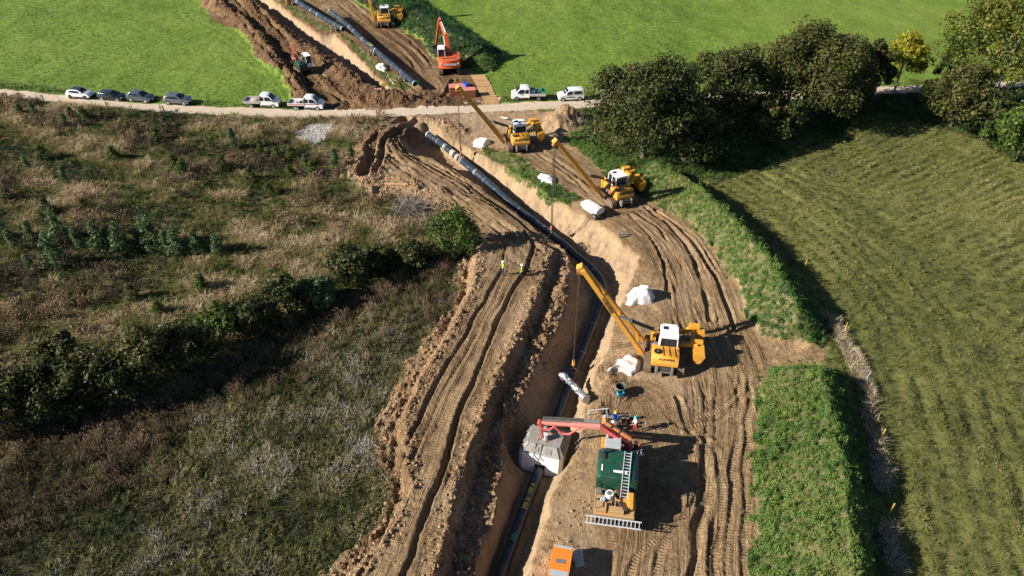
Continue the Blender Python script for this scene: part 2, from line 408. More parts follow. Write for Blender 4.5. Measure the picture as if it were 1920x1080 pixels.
# heights
base = (cfbm(.03, .03, 41, 3) - .5) * .5
Hh = base * core
soft = (cfbm(.25, .25, 5, 4) - .5)
isveg = ~(dirt | roadm)
Hh += np.where(isveg, soft * .5, 0) * core
rough = np.zeros(X.shape)                        # how cloddy the soil is
def bank(H_, toe, crest, hgt, p=1.0, warp=True):
    W = win(toe, 2)
    m = inpoly(wx[W], wy[W], toe)
    a, _, _ = dpoly(X[W], Y[W], toe, True); b, _, _ = dpoly(X[W], Y[W], crest)
    t = np.where(m, a / (a + b + 1e-6), 0)
    H_[W] += hgt * t ** p
    return H_
Hh = bank(Hh, B1, B1C, 3.0, .9); Hh = bank(Hh, B2, B2C, 2.9, .9); Hh = bank(Hh, B3, B3C, 2.3, .85)
# haul embankment
W = win(HAUL, 6); x_, y_ = X[W], Y[W]
m = inpoly(x_ + (fbm(x_ * .7, y_ * .7, 71, 3) - .5) * 1.6, y_ + (fbm(x_ * .7, y_ * .7, 72, 3) - .5) * 1.6, HAUL)
a, _, _ = dpoly(x_, y_, HAUL, True)
Hh[W] += 1.5 * np.where(m, smooth(0, 1.15, a), 0) * smooth(0, 1, (G(0, 430).y - y_) / 6)
rough[W] = np.maximum(rough[W], np.exp(-((a - .6) / 1.3) ** 2) * smooth(G(0, 430).y, G(0, 520).y, y_) * nearm[W])
# windrow of loose spoil between haul road and trench
SP = GL([(1045, 560), (1018, 625), (990, 690), (955, 760), (925, 830), (898, 900), (872, 980), (842, 1090), (815, 1200)])
W = win(SP, 7); a, _, _ = dpoly(X[W], Y[W], SP); w = np.exp(-(a / 1.1) ** 2) * smooth(G(0, 860).y, G(0, 740).y, Y[W])
Hh[W] += w * (.3 + .9 * (lump[W] - .35)); rough[W] = np.maximum(rough[W], np.exp(-(a / 1.7) ** 2))
SP2 = GL([(1055, 470), (1058, 520), (1050, 560)])
W = win(SP2, 4); a, _, _ = dpoly(X[W], Y[W], SP2); Hh[W] += np.exp(-(a / 1.0) ** 2) * .6
def spoil(L, hgt, wid, r=1.0):
    L = GL(L); W = win(L, wid * 3.2)
    a, _, _ = dpoly(wx[W], wy[W], L); w = np.exp(-(a / wid) ** 2) * dirt[W]
    Hh[W] += w * hgt * (.45 + 1.1 * lump[W]); rough[W] = np.maximum(rough[W], r * np.exp(-(a / (wid * 1.3)) ** 2))
spoil([(378, -20), (414, 18), (452, 42), (490, 80), (514, 118), (544, 150), (572, 190)], 1.3, 1.4)
spoil([(470, 10), (540, 75), (610, 120), (655, 150), (700, 182), (760, 190)], 1.0, 1.7)
spoil([(590, 150), (640, 170), (690, 192), (750, 196)], .5, 1.6, .9)
spoil([(790, 178), (820, 190), (800, 195)], .5, 1.5, .7)
spoil([(655, 300), (660, 345), (692, 366)], .7, 1.3, .9)
spoil([(715, 245), (690, 300), (695, 345)], .1, 2.6, .75)
spoil([(700, 370), (760, 360), (830, 385)], .3, 1.6, .8)
spoil([(790, 222), (835, 236), (860, 250)], .35, 1.2, .8)
spoil([(1060, 225), (1048, 235)], 1.8, 2.0, .2)
spoil([(872, 500), (862, 560), (800, 660), (760, 740), (722, 800), (716, 880), (735, 930), (700, 1010), (630, 1095)], .3, 1.2, .9)
spoil([(940, 340), (1020, 395), (1090, 440)], .25, .8, .3)
spoil([(1130, 690), (1150, 740), (1120, 770)], .35, 1.0, .4)
spoil([(1050, 1040), (1075, 1000), (1090, 960)], .3, 1.2, .3)
# raised churned mass below the road
FAN = GL([(735, 228), (700, 245), (655, 290), (660, 345), (700, 368), (800, 380), (880, 415), (940, 445), (1010, 470), (1040, 460), (960, 400), (870, 338), (790, 300), (745, 262), (770, 232)])
W = win(FAN, 2); m = inpoly(wx[W], wy[W], FAN); a, _, _ = dpoly(X[W], Y[W], FAN, True); Hh[W] += np.where(m, smooth(0, 2.2, a), 0) * (.7 + .5 * (lump[W] - .5))
# trenches
def dig(rim, floor_, fw, depth, pw=.8):
    W = win(rim, 2); x_, y_ = X[W], Y[W]
    jx = x_ + (fbm(x_ * .8, y_ * .8, 81, 4) - .5) * .9; jy = y_ + (fbm(x_ * .8, y_ * .8, 83, 4) - .5) * .9
    m = inpoly(jx, jy, rim); a, _, _ = dpoly(jx, jy, rim, True); b, arc, _ = dpoly(x_, y_, floor_); b = np.maximum(0, b - fw)
    t = np.where(m, a / (a + b + 1e-6), 0)
    ledge = (fbm(x_ * .6, y_ * .6, 91, 4) - .5) * .3 + (fbm(arc * 1.6, t * 1.5, 93, 3) - .5) * .35 * np.clip(4 * t * (1 - t), 0, 1)
    t = np.clip(t * (1.0 + ledge), 0, 1) ** pw
    Hh[W] = Hh[W] * (1 - smooth(0, .9, t)) - depth * t + m * (fbm(x_ * .9, y_ * .9, 95, 4) - .5) * .9 * np.clip(4 * t * (1 - t), 0, 1)
    rough[W] *= 1 - m * smooth(.25, .8, t) * .8
    M_ = np.zeros(X.shape, bool); T_ = np.zeros(X.shape); M_[W] = m; T_[W] = t
    return M_, T_
trm, trt = dig(TRENCH, PIPE, .85, 2.95, .62)
ftm, ftt = dig(FTRENCH, FT_C, .9, 2.6)
# pit where the welding shelter stands
PIT = GL([(1020, 852, -2.9)])[0]
W = win(PIT[None, :], 8); q = np.hypot(X[W] - PIT[0], Y[W] - PIT[1]); Hh[W] = np.where(trm[W], np.minimum(Hh[W], -2.95 + np.clip(q - 2.6, 0, 9) * 2.2), Hh[W])
HEAD = GL([(783, 262, -1.5)])[0]
W = win(HEAD[None, :], 8); q = np.hypot(X[W] - HEAD[0], (Y[W] - HEAD[1]) * .8); Hh[W] = np.where(trm[W], np.minimum(Hh[W], -2.7 + np.clip(q - 1.3, 0, 9) * 1.9), Hh[W])
# machine mound for a spare pile
ts = np.zeros(X.shape); tm = np.zeros(X.shape); press = np.zeros(X.shape)
OND = (dirt & ~(trm & (trt > .05))) * 1.0
def rut(L, w=.5, d=.16, lip=.07, tread=0.0, pack=.6):
    """a wheel or crawler rut: pressed floor, squeezed-up lips, tread marks as attribute"""
    C = crom(GL(L), 5); W = win(C, w * 3 + .6)
    a, arc, _ = dpoly(X[W] + (WR1[W] - .5) * .5, Y[W] + (WR2[W] - .5) * .5, C)
    rs_ = int(abs(C[0, 0] * 13 + C[-1, 1] * 7)); dv = .35 + 1.3 * fbm(arc * .3, a * 0 + rs_ * .37, 25, 3) ** 1.3
    dv = dv * smooth(.25, .42, fbm(arc * .13, a * 0 + rs_ * .77, 27, 2)) if d < .3 else dv
    a = a / (.75 + .5 * fbm(arc * .5, a * 0 + rs_ * .19, 29, 2))
    on = OND[W]
    Hh[W] += on * (-d * dv * smooth(w * 1.25, w * .55, a) + lip * dv * np.exp(-((a - w * 1.35) / (w * .35)) ** 2))
    k = on * smooth(w * 1.1, w * .8, a)
    press[W] = np.maximum(press[W], k * pack)
    if tread: ts[W] = np.where(k > .05, arc, ts[W]); tm[W] = np.where(k > .05, k * tread, tm[W])
    return C
# haul road
rut([(930, 440), (945, 470), (942, 520), (905, 590), (865, 665), (800, 780), (760, 880), (742, 950), (700, 1060), (670, 1130)], .2, .3, .08)
rut([(955, 520), (925, 590), (885, 665), (822, 780), (780, 880)], .14, .14, .04)
rut([(985, 440), (1000, 480), (985, 525), (950, 590), (920, 660), (866, 790), (838, 880), (800, 985), (765, 1090), (750, 1150)], .22, .42, .1)
rut([(960, 560), (900, 680), (840, 800), (800, 900), (750, 1010), (715, 1100)], .55, .06, .03, .35, 1.0)
rut([(1000, 560), (945, 670), (892, 790), (858, 900), (822, 1000), (800, 1090)], .6, .05, .03, .5, 1.0)
# the fan of ruts south of the road
rut([(760, 224), (722, 248), (702, 272), (696, 300), (684, 338)], .75, .75, .25, 0, .2)
rut([(780, 228), (745, 252), (722, 275), (716, 305), (704, 335)], .45, .5, .16, 0, .2)
for L in ([(716, 300), (760, 330), (820, 365), (890, 405), (940, 440), (965, 470)], [(725, 295), (790, 335), (850, 372), (920, 412), (965, 440), (990, 480)],
          [(735, 285), (800, 322), (860, 358), (930, 400), (985, 440), (1010, 490)], [(710, 318), (755, 345), (800, 362), (850, 390)], [(748, 282), (820, 320), (880, 360)],
          [(760, 285), (830, 318), (900, 362), (960, 405), (1010, 445)]):
    rut(L, .26, .28, .12)
for L in ([(925, 440), (915, 470), (918, 505)], [(965, 470), (975, 500), (1000, 530)], [(1010, 470), (1018, 500), (1022, 530)]): rut(L, .22, .16, .07)
# right hand side past the machines
for L, w_, d_ in (([(1010, 290), (1070, 330), (1130, 385), (1200, 425), (1240, 480), (1258, 560)], .3, .2), ([(1210, 390), (1260, 425), (1300, 480), (1322, 560), (1330, 600)], .32, .25),
                  ([(1190, 395), (1235, 430), (1275, 490), (1290, 560), (1296, 640)], .26, .2), ([(1230, 395), (1290, 440), (1340, 520), (1365, 580), (1380, 620)], .3, .22),
                  ([(1240, 400), (1305, 445), (1350, 520), (1385, 590)], .2, .12), ([(1180, 400), (1215, 440), (1245, 500), (1250, 560)], .2, .14), ([(1040, 300), (1090, 335), (1140, 370)], .3, .2)):
    rut(L, w_, d_, .1)
for L in ([(1300, 560), (1335, 640), (1375, 720), (1385, 800), (1372, 900), (1368, 1100)], [(1330, 560), (1365, 640), (1400, 700), (1402, 800), (1398, 900), (1396, 1100)]):
    rut(L, .3, .07, .08, 1.0, .9)
for L in ([(1390, 690), (1385, 730), (1360, 760), (1310, 785)], [(1270, 745), (1285, 790), (1305, 830)], [(1395, 740), (1350, 790), (1300, 800)], [(1230, 730), (1262, 790), (1330, 830), (1352, 900), (1345, 1100)],
          [(1255, 1000), (1290, 960), (1320, 900)], [(1180, 1080), (1200, 1040), (1260, 990)], [(1230, 1090), (1240, 1040), (1255, 1000)], [(1290, 1090), (1310, 1020), (1318, 950)], [(1140, 1090), (1145, 1040), (1150, 1000)]):
    rut(L, .3, .12, .1, 1.0, .8)
rut([(1320, 830), (1325, 900), (1310, 1000), (1305, 1100)], .5, .18, .12, .6)
# far side of the road
for L in ([(450, -20), (520, 60), (560, 110), (600, 160), (660, 200)], [(430, -20), (500, 70), (545, 125), (580, 175), (620, 205)], [(410, -10), (470, 65), (520, 125), (560, 180)], [(650, 190), (700, 205), (790, 200), (830, 185), (850, 150)], [(480, 20), (560, 100), (610, 150)]):
    rut(L, .4, .3, .14)
for L in ([(620, -30), (700, 40), (770, 90), (810, 140), (820, 190)], [(640, -30), (715, 38), (780, 85), (830, 150), (850, 195)], [(600, -20), (690, 50), (750, 90), (790, 140)]):
    rut(L, .35, .18, .09)
SL, SA, SM = np.zeros(X.shape), np.zeros(X.shape), np.zeros(X.shape)
def streak(L, hw, amp, f, seed, groove=.6):
    """many faint old wheel lines following a driven way"""
    C = crom(GL(L), 5); W = win(C, hw + 1); a, arc, side = dpoly(X[W], Y[W], C); lat = a * side
    n = fbm(lat * f + 40, arc * .07, seed, 3) - .5; n2 = fbm(lat * f * 1.9 + 11, arc * .09, seed + 3, 2) - .5
    g_ = smooth(.05, 0, np.abs(n)) * smooth(.35, .6, fbm(lat * .4, arc * .2, seed + 5, 2)); fade = OND[W] * smooth(hw, hw * .75, a) * (1 - .7 * press[W])
    Hh[W] += fade * ((n + .6 * n2) * amp - g_ * amp * groove)
    press[W] = np.maximum(press[W], .45 * fade)
    k = fade > .02; SL[W] = np.where(k, lat, SL[W]); SA[W] = np.where(k, arc + seed, SA[W]); SM[W] = np.maximum(SM[W], np.clip(fade * 1.3, 0, 1))
streak([(945, 445), (970, 500), (935, 590), (890, 680), (830, 800), (795, 900), (760, 990), (720, 1110)], 3.6, .13, 2.0, 301)
streak([(735, 250), (770, 300), (830, 345), (910, 395), (970, 440), (1000, 490)], 3.4, .42, 1.3, 311, .8)
streak([(1010, 285), (1090, 335), (1190, 395), (1255, 440), (1300, 510), (1325, 600), (1360, 680), (1375, 800), (1360, 950), (1350, 1120)], 4.4, .3, 1.3, 321)
streak([(1200, 760), (1230, 850), (1240, 1000), (1230, 1120)], 3.5, .16, 1.6, 331)
streak([(430, -30), (500, 60), (560, 130), (620, 195)], 4.0, .5, 1.0, 341, .8)
streak([(620, -30), (710, 45), (780, 95), (830, 160), (845, 200)], 3.6, .3, 1.2, 351)
# loose soil relief
clod = np.abs(cfbm(1.6, 1.6, 101, 4, DW) - .5) * 2
fine = cfbm(3.1, 3.1, 111, 3) - .5
Hh += dirt * (rough * ((clod * .55) + fine * .35) + (1 - press) * (fine * .10 + (cfbm(.8, .8, 121, 3, DW) - .5) * .22))
Hh += np.where((zone == Z_BANK) | (zone == Z_ISLE), (lump - .45) * .5 + fine * .15, 0)
# hay meadow: swaths of cut grass
HAYLINE = np.vstack([GL([(1240, 318), (1320, 368), (1415, 428), (1500, 505), (1562, 590), (1575, 640)]), GL([(1605, 722), (1632, 830), (1652, 950), (1672, 1110), (1690, 1400)])])
def hayrow(x, y):
    """drill rows: parallel to the bank near it, slanting across the meadow beyond"""
    d = dpoly(x, y, HAYLINE)[0]; w1 = fbm(x * .15, y * .15, 131, 3) * 4.5; k = smooth(13, 19, d + (fbm(x * .1, y * .1, 137, 2) - .5) * 10)
    a = np.sin(2 * math.pi * (d + w1 * .4) / 1.7); b = np.sin(2 * math.pi * ((x * .55 - y * .835) + w1 * .5) / 1.15)
    gap = .35 + .65 * smooth(.35, .65, fbm(x * .22, y * .22, 139, 3))
    _, arc, _ = dpoly(x, y, HAYLINE)
    n = fbm(d * 1.1 + 9, arc * .22, 138, 3) * (1 - k) + fbm((x * .55 - y * .835) * 1.2, (x * .835 + y * .55) * .2, 136, 3) * k
    return (a * (1 - k) + b * k) * gap * .55 + (n - .5) * 1.6, k
HR = np.zeros(X.shape); W = (CW[0], slice(int(np.searchsorted(xs, 8)), CW[1].stop)); HR[W] = hayrow(X[W], Y[W])[0]
Hh += np.where(zone == Z_HAY, HR * .24 + (cfbm(.5, .5, 133, 3) - .5) * .15 + (cfbm(1.5, 1.5, 135, 3) - .5) * .25, 0)
# tyre lines in the crop
for L in ([(560, 205), (500, 130), (430, 70), (355, 30), (340, -10)], [(545, 205), (480, 125), (410, 70), (345, 35), (325, -10)], [(280, 60), (250, 30), (235, -10)], [(265, 62), (232, 30), (222, -10)]):
    L = crom(GL(L), 4); W = win(L, 2); a, _, _ = dpoly(X[W], Y[W], L); Hh[W] -= np.exp(-(a / .35) ** 2) * .05 * (zone[W] == Z_CROPL)
# road crown
Hh = np.where(roadm, base + .05 + fine * .02, Hh)
Hh = np.where(core, Hh, 0)

def hz(x, y):
    """ground height at a point (arrays or numbers)"""
    sc = np.isscalar(x); x = np.atleast_1d(np.asarray(x, float)); y = np.atleast_1d(np.asarray(y, float))
    i = np.clip(np.searchsorted(xs, x) - 1, 0, len(xs) - 2); j = np.clip(np.searchsorted(ys, y) - 1, 0, len(ys) - 2)
    fx = (x - xs[i]) / (xs[i + 1] - xs[i]); fy = (y - ys[j]) / (ys[j + 1] - ys[j])
    r = (Hh[j, i] * (1 - fx) + Hh[j, i + 1] * fx) * (1 - fy) + (Hh[j + 1, i] * (1 - fx) + Hh[j + 1, i + 1] * fx) * fy
    return float(r[0]) if sc else r
def zn(x, y, A=None):
    A = zone if A is None else A
    i = np.clip(np.searchsorted(xs, x) - 1, 0, len(xs) - 1); j = np.clip(np.searchsorted(ys, y) - 1, 0, len(ys) - 1)
    return A[j, i]
def GH(px, py):
    """photograph pixel -> point on the modelled ground"""
    z = 0.0
    for _ in range(6): p = G(px, py, z); z = hz(p.x, p.y)
    return Vector((p.x, p.y, z))
def flatten(c, r, z=None):
    """level a standing place"""
    W = win(np.array([[c[0], c[1]]]), r * 1.5)
    q = np.hypot(X[W] - c[0], Y[W] - c[1]); z = hz(c[0], c[1]) if z is None else z
    k = smooth(r * 1.35, r, q) * .85; Hh[W] = Hh[W] * (1 - k) + z * k

# ------------------------------------------------------------------ ground materials
def soil():
    m = NT('bare_soil'); p = m.pos()
    big = m.noise(.11, 5, .6, p); mid = m.noise(.9, 6, .65, p); fin = m.noise(7.0, 5, .7, p)
    c = m.ramp(big, [(.32, (.215, .14, .075)), (.5, (.35, .236, .13)), (.68, (.46, .326, .19))])
    c2 = m.ramp(mid, [(.3, (.14, .09, .05)), (.5, (.335, .225, .122)), (.72, (.49, .355, .21))])
    c = m.mix(.55, c, c2); fin2 = m.noise(2.6, 6, .75, p)
    c = m.mix(.75, c, m.ramp(fin, [(.3, (.42, .42, .42)), (.5, (.95, .95, .95)), (.72, (1.3, 1.27, 1.22))]), 'MULTIPLY')
    c = m.mix(.6, c, m.ramp(fin2, [(.34, (.5, .48, .46)), (.52, (1, 1, 1)), (.7, (1.25, 1.22, 1.18))]), 'MULTIPLY')
    c = m.mix(m.attr('damp'), c, m.mix(1.0, c, (.46, .40, .36), 'MULTIPLY'))
    c = m.mix(m.math('MULTIPLY', m.attr('pale'), .75), c, m.mix(fin2, (.29, .205, .13), (.46, .345, .225)))
    cv = m.n('ShaderNodeCombineXYZ'); m.l(m.math('MULTIPLY', m.attr('sl'), 3.2), cv.inputs[0]); m.l(m.math('MULTIPLY', m.attr('sa'), .16), cv.inputs[1])
    ln = m.noise(1.0, 4, .6, cv.outputs[0], .3); sm_ = m.attr('sm')
    ln = m.math('MULTIPLY', m.math('SUBTRACT', m.math('ABSOLUTE', m.math('SUBTRACT', ln, .5)), .12), sm_)
    c = m.mix(m.math('MULTIPLY', sm_, .55), c, m.mix(1.0, c, m.ramp(ln, [(.0, (.62, .6, .58)), (.05, (1.05, 1.05, 1.05))]), 'MULTIPLY'))
    t = m.math('SINE', m.math('MULTIPLY', m.attr('ts'), 24.0))
    t = m.math('MULTIPLY', m.math('MULTIPLY', t, m.attr('tm')), m.ramp(m.noise(.5, 3, .6, p), [(.38, (.1, .1, .1)), (.6, (1, 1, 1))]))
    b = m.bump(mid, .22, .9); b = m.bump(fin2, .16, .9, b); b = m.bump(fin, .07, 1.0, b); b = m.bump(ln, .55, 1.0, b); b = m.bump(t, .045, 1.0, b)
    return m.set(c, .95, 0, b, .15)
def turf(name, stops, s1=.08, s2=1.2, s3=9.0, bump=.08, tint=None):
    m = NT(name); p = m.pos()
    n1 = m.noise(s1, 4, .6, p); n2 = m.noise(s2, 5, .65, p); n3 = m.noise(s3, 4, .7, p)
    f = m.math('ADD', m.math('MULTIPLY', n1, .45), m.math('MULTIPLY', n2, .55))
    c = m.ramp(f, stops)
    c = m.mix(.8, c, m.ramp(n3, [(.3, (.4, .4, .4)), (.5, (.9, .9, .9)), (.7, (1.35, 1.35, 1.3))]), 'MULTIPLY')
    b = m.bump(n2, bump * 2, .7); b = m.bump(n3, bump, 1.0, b)
    return m.set(c, .9, 0, b, .2)
def crop_mat():
    m = NT('crop_field'); p = m.pos()
    n1 = m.noise(.05, 4, .6, p); n2 = m.noise(1.1, 5, .65, p); n3 = m.noise(5.0, 4, .7, p)
    mp = m.n('ShaderNodeMapping'); m.l(p, mp.inputs[0]); mp.inputs['Rotation'].default_value = (0, 0, math.radians(8)); mp.inputs['Scale'].default_value = (.9, .06, 1)
    rows = m.noise(2.2, 3, .6, mp.outputs[0])
    f = m.math('ADD', m.math('MULTIPLY', n1, .45), m.math('ADD', m.math('MULTIPLY', n2, .3), m.math('MULTIPLY', rows, .25)))
    c = m.ramp(f, [(.34, (.074, .128, .017)), (.46, (.122, .195, .026)), (.58, (.165, .232, .036)), (.7, (.225, .228, .072))])
    c = m.mix(.8, c, m.ramp(n3, [(.3, (.4, .4, .4)), (.5, (.95, .95, .95)), (.7, (1.3, 1.3, 1.2))]), 'MULTIPLY')
    return m.set(c, .9, 0, m.bump(n3, .10, 1.0, m.bump(n2, .15, .6)), .2)
MG = {
    Z_CROPL: ('crop_field', crop_mat()), Z_CROPR: ('crop_field', None),
    Z_SCRUB: ('scrub_ground', turf('scrub_ground', [(.3, (.035, .045, .014)), (.45, (.085, .075, .03)), (.58, (.16, .125, .055)), (.72, (.22, .17, .085))], .15)),
    Z_FLOWER: ('rough_meadow_ground', turf('rough_meadow_ground', [(.3, (.03, .034, .012)), (.5, (.065, .06, .025)), (.7, (.12, .10, .05))], .12)),
    Z_HAY: ('hay_meadow', turf('hay_meadow', [(.3, (.055, .065, .018)), (.45, (.11, .12, .034)), (.58, (.16, .16, .05)), (.72, (.21, .185, .08))], .06, .8)),
    Z_DIRT: ('work_strip', soil()),
    Z_ROAD: ('gravel_road', None),
    Z_BANK: ('earth_bank', turf('earth_bank', [(.3, (.07, .08, .03)), (.5, (.12, .12, .045)), (.62, (.22, .17, .09)), (.78, (.30, .21, .12))], .3)),
    Z_GRAVEL: ('gravel_patch', flat('white_gravel', (.36, .34, .31), .9, 0, .45, 3, .05)),
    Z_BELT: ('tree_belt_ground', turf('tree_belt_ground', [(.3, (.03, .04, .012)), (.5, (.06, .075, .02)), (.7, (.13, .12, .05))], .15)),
    Z_ISLE: ('grass_strip_ground', turf('grass_strip', [(.3, (.05, .09, .018)), (.5, (.11, .13, .035)), (.7, (.3, .22, .12))], .3)),
}
MG[Z_CROPR] = ('crop_field', MG[Z_CROPL][1])
def road_mat():
    m = NT('gravel_road'); p = m.pos(); n = m.noise(1.5, 5, .6, p); f = m.noise(14, 4, .7, p)
    c = m.ramp(n, [(.3, (.42, .34, .25)), (.5, (.48, .395, .30)), (.7, (.53, .445, .345))])
    c = m.mix(.5, c, m.ramp(f, [(.3, (.7, .7, .7)), (.7, (1.15, 1.15, 1.15))]), 'MULTIPLY')
    return m.set(c, .95, 0, m.bump(f, .008), .15)
MG[Z_ROAD] = ('gravel_road', road_mat())
# ------------------------------------------------------------------ standing places of the machines, then the ground meshes
POS = {}
def stand(key, px, py, rz, fwd, r):
    p = G(px, py); p = p + Vector((-math.sin(rz), math.cos(rz), 0)) * fwd
    flatten(p, r); p.z = hz(p.x, p.y); POS[key] = (p, rz)
stand('layA', 1243, 706, math.radians(-9), 2.3, 3.2)
stand('layB', 1172, 387, math.radians(24), 2.3, 3.2)
stand('layC', 978, 288, math.radians(12), 2.3, 3.2)
stand('layD', 722, 54, math.radians(8), 2.3, 3.2)
stand('digger', 843, 139, math.radians(4), 2.2, 3.2)
stand('weld', 1147, 1003, math.radians(-9), 3.2, 4.2)
stand('carrier', 576, 141, math.radians(33), 1.4, 2.2)

Xf, Yf, Hf = X.ravel(), Y.ravel(), Hh.ravel()
ny, nx = X.shape
damp = np.clip(.05 + .8 * farm * smooth(.25, .6, cfbm(.09, .09, 151, 3, DW) + .12) + .5 * smooth(G(0, 330).y, G(0, 240).y, Y) * (X < G(860, 300).x) * nearm + .35 * rough + (cfbm(.35, .35, 153, 4, DW) - .5) * .9, 0, 1)
damp = np.where(press > .5, damp * .6, damp)
pale = np.clip(np.where(trm, smooth(.02, .12, trt), 0) * .7 + np.where(ftm, smooth(.02, .12, ftt), 0) + .55 * np.exp(-((X - G(930, 240).x) ** 2 + (Y - G(930, 240).y) ** 2) / 60) * nearm + .5 * smooth(.55, .72, cfbm(.2, .2, 161, 3, DW)) * nearm, 0, 1)
damp = damp * (1 - .8 * pale)
fz = zone[:-1, :-1]                                # zone of each cell
ii, jj = np.meshgrid(np.arange(nx - 1), np.arange(ny - 1)); q0 = (jj * nx + ii)
ATT = {'damp': damp.ravel(), 'pale': pale.ravel(), 'ts': ts.ravel(), 'tm': tm.ravel(), 'sl': SL.ravel(), 'sa': SA.ravel(), 'sm': SM.ravel()}
LBL = {Z_CROPL: ('bright green crop field left of the upper earthworks', 'field'), Z_CROPR: ('bright green crop field right of the upper earthworks', 'field'),
       Z_SCRUB: ('overgrown scrub land below the parked cars', 'scrub'), Z_FLOWER: ('rough weedy meadow in the lower left', 'meadow'), Z_HAY: ('olive hay meadow on the right', 'meadow'),
       Z_DIRT: ('bare brown soil of the pipeline work strip', 'ground'), Z_ROAD: ('pale gravel farm road crossing the picture', 'road'), Z_GRAVEL: ('patch of whitish gravel beside the road', 'gravel'),
       Z_BELT: ('shaded grass under the tree belt', 'ground'), Z_ISLE: ('grass strip left along the trench edge', 'ground')}
def ground_mesh(k, sel):
    F0 = q0[sel]; F = np.stack([F0, F0 + 1, F0 + 1 + nx, F0 + nx], 1)
    u, inv = np.unique(F, return_inverse=True); F = inv.reshape(F.shape)
    me = mesh_np(MG[k][0], np.stack([Xf[u], Yf[u], Hf[u]], 1), F)
    if k == Z_DIRT:
        for a in ATT: fattr(me, a, ATT[a][u])
    o = link(MG[k][0], me, MG[k][1]); o['kind'] = 'structure'
    return o
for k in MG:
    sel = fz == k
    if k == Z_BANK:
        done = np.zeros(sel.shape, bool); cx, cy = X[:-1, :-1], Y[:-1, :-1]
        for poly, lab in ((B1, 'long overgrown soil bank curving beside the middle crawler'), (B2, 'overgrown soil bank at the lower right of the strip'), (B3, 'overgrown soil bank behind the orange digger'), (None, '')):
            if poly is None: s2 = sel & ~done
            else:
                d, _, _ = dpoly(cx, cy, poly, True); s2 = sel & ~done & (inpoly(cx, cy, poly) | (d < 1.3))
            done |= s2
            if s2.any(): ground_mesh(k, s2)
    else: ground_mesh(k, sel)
# ------------------------------------------------------------------ vegetation
def PXY(x, y, z=0.0):
    d = y * _c + (CAMH - z) * _s
    return 960 + FPX * x / d, 540 + FPX * (-y * _s + (CAMH - z) * _c) / d
def leafmat(name, stops, attr='tint', typ='INSTANCER', rnd=.35, trans=.25, rough=.7):
    """foliage: colour from a tint value, a little random per plant, light through the leaf"""
    m = NT(name)
    t = m.attr(attr, typ)
    if rnd:
        r = m.n('ShaderNodeObjectInfo').outputs['Random']
        t = m.math('ADD', t, m.math('MULTIPLY', m.math('SUBTRACT', r, .5), rnd))
    c = m.ramp(t, stops)
    m.set(c, rough, 0, None, .25)
    tr = m.n('ShaderNodeBsdfTranslucent'); m.l(c, tr.inputs['Color'])
    mx = m.n('ShaderNodeMixShader'); mx.inputs[0].default_value = trans
    m.l(m.b.outputs[0], mx.inputs[1]); m.l(tr.outputs[0], mx.inputs[2])
    m.l(mx.outputs[0], m.t.nodes['Material Output'].inputs['Surface'])
    return m.m

def blades(n, h, spread, w, bend, seed, lean=0.0):
    """a tuft of curved grass blades"""
    g = np.random.default_rng(seed); V = []; F = []
    for i in range(n):
        a = g.uniform(0, 2 * math.pi); r = spread * g.uniform(0, 1) ** .5; hh = h * g.uniform(.55, 1.1); b = bend * g.uniform(.3, 1.3)
        o = np.array([r * math.cos(a), r * math.sin(a), 0]); a2 = a + g.normal(0, .7); d = np.array([math.cos(a2), math.sin(a2), 0]); s = np.array([-d[1], d[0], 0]) * w * g.uniform(.6, 1.3)
        d = d * b + np.array([lean, 0, 0])
        k = len(V)
        V += [o - s, o + s, o + d * .35 * hh + [0, 0, .62 * hh] + s * .8, o + d * .35 * hh + [0, 0, .62 * hh] - s * .8, o + d * hh + [0, 0, hh * (1 - .35 * b)]]
        F += [(k, k + 1, k + 2, k + 3), (k + 3, k + 2, k + 4, k + 4)]
    return V, F
def leaves(n, r, h, size, seed, dome=True, low=0.0):
    """a low mound of broad leaves"""
    g = np.random.default_rng(seed); V = []; F = []
    for i in range(n):
        d = g.normal(size=3); d[2] = abs(d[2]); d /= np.linalg.norm(d); q = g.uniform(.35, 1) ** .6
        c = np.array([d[0] * r * q, d[1] * r * q, low + d[2] * h * q])
        nn = d * .7 + g.normal(size=3) * .5 + [0, 0, .5]; nn /= np.linalg.norm(nn)
        u = np.cross(nn, g.normal(size=3)); u /= np.linalg.norm(u); v = np.cross(nn, u); s = size * g.uniform(.6, 1.35)
        k = len(V); V += [c - u * s, c - v * s * .55, c + u * s, c + v * s * .55]; F.append((k, k + 1, k + 2, k + 3))
    return V, F
def stalks(n, h, spread, head, seed, hs=.06, lean=.12):
    """upright dry stems with seed heads"""
    g = np.random.default_rng(seed); V = []; F = []
    for i in range(n):
        a = g.uniform(0, 2 * math.pi); r = spread * g.uniform(0, 1) ** .5; hh = h * g.uniform(.65, 1.1)
        o = np.array([r * math.cos(a), r * math.sin(a), 0]); t = o + np.array([g.normal(0, lean), g.normal(0, lean), 1]) * hh
        s = np.array([math.cos(a + 1), math.sin(a + 1), 0]) * .014
        k = len(V); V += [o - s, o + s, t + s, t - s]; F.append((k, k + 1, k + 2, k + 3))
        for j in range(head):
            c = t + g.normal(size=3) * hs * [1, 1, 1.6]; u = g.normal(size=3); u /= np.linalg.norm(u); v = np.cross(u, g.normal(size=3)); v /= np.linalg.norm(v); z = hs * g.uniform(.5, 1.1)
            k = len(V); V += [c - u * z, c - v * z, c + u * z, c + v * z]; F.append((k, k + 1, k + 2, k + 3))
    return V, F
def pmesh(name, vf, mat):
    V, F = vf; me = bpy.data.meshes.new(name); me.from_pydata([tuple(v) for v in V], [], [tuple(dict.fromkeys(f)) for f in F]); me.materials.append(mat); return me

